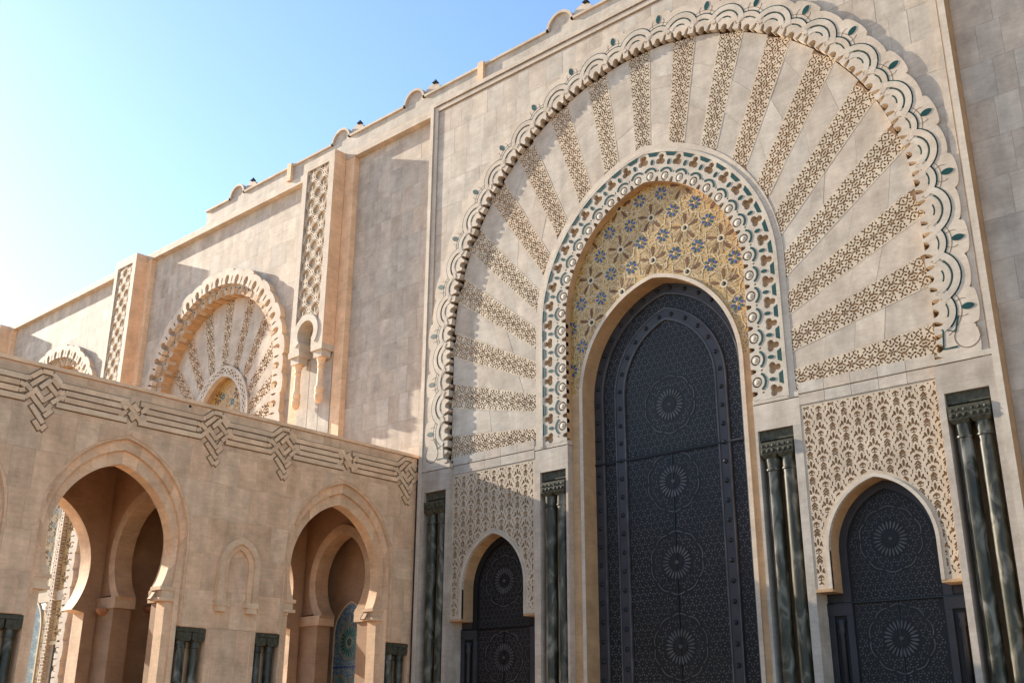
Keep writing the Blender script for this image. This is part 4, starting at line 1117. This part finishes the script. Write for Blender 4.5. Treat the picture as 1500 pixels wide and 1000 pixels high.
# transverse ribs inside the walk
def rib(y0, y1):
    cx = AX-3.28; A_ = Arch(cx, 7.3, .3, 1.62); n = 16
    fr = lambda u, z, d: (u, y1+(y0-y1)*d, z)
    R = A_.half+A_.e; ph0 = math.asin((5.9-A_.zc)/R); fa = math.acos(A_.e/R)
    inn = [(R*math.cos(ph0+(fa-ph0)*k/n)-A_.e, A_.zc+R*math.sin(ph0+(fa-ph0)*k/n)) for k in range(n+1)]
    for sg in (-1, 1):
        for k in range(0, n, 4):
            L1 = [(cx+sg*x, z) for x, z in inn[k:k+5]]; fa2 = math.acos(A_.e/(R+.4)); L2 = [(cx+sg*((R+.4)*math.cos(ph0+(fa2-ph0)*kk_/n)-A_.e), A_.zc+(R+.4)*math.sin(ph0+(fa2-ph0)*kk_/n)) for kk_ in range(k, min(n, k+4)+1)]
            m_ = MB(fr); m_.band(L1, L2, 0, 1); m_.build('rib_voussoir', M_PJ, arc)
        a0, a1 = sorted((cx+sg*1.28, cx+sg*2.52)); m_ = MB(fr); m_.box(a0, a1, 0, 5.5, 0, 1); m_.build('rib_pier', M_PI, arc)
        a0, a1 = sorted((cx+sg*1.12, cx+sg*2.52)); m_ = MB(fr); m_.box(a0, a1, 5.5, 5.9, -.1, 1.1); m_.build('rib_impost', M_PJ, arc)
    m_ = MB(fr)
    carve(m_, lambda U, Z: np.where(Z > 5.9, np.hypot(np.abs(U-cx)+A_.e, Z-A_.zc)-R-.3, -1), cx-2.5, cx+2.5, 5.9, 11.0, .1, 0.1, .9); m_.build('rib_wall', M_PI, arc)
    m2 = MB(lambda u, z, d: (u, y1+(y0-y1)*.1, z)); carve(m2, lambda U, Z: np.where(Z > 5.9, np.hypot(np.abs(U-cx)+A_.e, Z-A_.zc)-R-.3, -1), cx-2.5, cx+2.5, 5.9, 11.0, .1, 0, 0); m2.build('rib_wall', M_PI, arc)
for c in ACS[:3]:
    rib(c-3.3, c-2.62)
    if c != ACS[2]: rib(c+2.62, c+3.3)
# tiled wall fountain on the end wall
FN = Arch(AX-3.68, 5.15, .35, 1.02)
FR = lambda u, z, d: (u, Y1-.45-d, z)
m_ = MB(FR); m_.prism(FN.line(1.02, 0, 16), -.02, .03); fo = m_.build('tiled_fountain_panel', M_ZB, arc, label='blue and teal tiled panel with a pointed top inside the arcade')
m_ = MB(FR); m_.band(FN.line(1.0, 0, 16), FN.line(1.07, 0, 16), -.02, .05); m_.build('panel_edge', M_PT, fo)
def disc(c_, z_, r0, r1, d, mt, nm, n=28):
    m_ = MB(FR); m_.band([(c_+r0*math.cos(2*PI*i/n), z_+r0*math.sin(2*PI*i/n)) for i in range(n+1)], [(c_+r1*math.cos(2*PI*i/n), z_+r1*math.sin(2*PI*i/n)) for i in range(n+1)], d-.02, d); m_.build(nm, mt, fo)
disc(FN.cu, 4.85, .02, .17, .040, M_GT, 'tile_ring'); disc(FN.cu, 4.85, .17, .20, .044, M_CR, 'tile_ring'); disc(FN.cu, 4.85, .22, .62, .038, M_ZT, 'tile_ring'); disc(FN.cu, 4.85, .66, .70, .042, M_TP, 'tile_ring')
m_ = MB(FR)
for q in range(20): pet(m_, FN.cu, 4.85, 2*PI*q/20, .24, .58, .045, .03, .043)
m_.build('tile_rosette', M_GT, fo)
m_ = MB(FR); m_.box(FN.cu-1.0, FN.cu+1.0, 3.82, 3.88, .01, .042); m_.build('tile_border', M_BL, fo)
for cc in (-.52, .52):
    for zz in (3.2, 2.1, 1.0): disc(FN.cu+cc, zz, .3, .36, .042, M_TP, 'tile_ring'); disc(FN.cu+cc, zz, .02, .26, .040, M_ZT, 'tile_ring')
m_ = MB(FR); m_.dome(AX-3.05, 6.55, .06, 0, .1); m_.build('dark_fitting', M_DK, arc)
m_ = MB(ARC); m_.dome(-10.87, 12.02, .055, .0, .03); m_.build('drain_hole', M_DK, arc)

# wall lamps: half-bowl shades under the vault
def wall_lamp(x, y, z, label):
    t = thing('wall_lamp', label, 'lamp', (x, y, z), 'half-bowl wall lamps in the arcade')
    m_ = MB(lambda u, z_, d: (x+u, y-d, z+z_)); n = 14; prof = [(.04, -.26), (.16, -.22), (.25, -.12), (.30, .0), (.27, .0), (.2, -.1)]
    for r, zz in prof:
        for i in range(n+1):
            a = PI*i/n; m_.p(r*math.cos(a), zz, r*math.sin(a))
    for k in range(len(prof)-1):
        for i in range(n): b = k*(n+1)+i; m_.f.append([b, b+1, b+n+2, b+n+1])
    m_.build('lamp_shade', M_TC, t, smooth=True)
    m_ = MB(lambda u, z_, d: (x+u, y-d, z+z_)); m_.box(-.31, .31, -.02, .06, -.02, .05); m_.build('back_plate', M_DK, t)
    return t
wall_lamp(-37.55, -10.34, 5.52, 'terracotta half-bowl wall lamp beside the sunlit back arch of the arcade')
wall_lamp(-37.3, -8.62, 5.70, 'terracotta half-bowl wall lamp half hidden behind the arcade arch jamb')
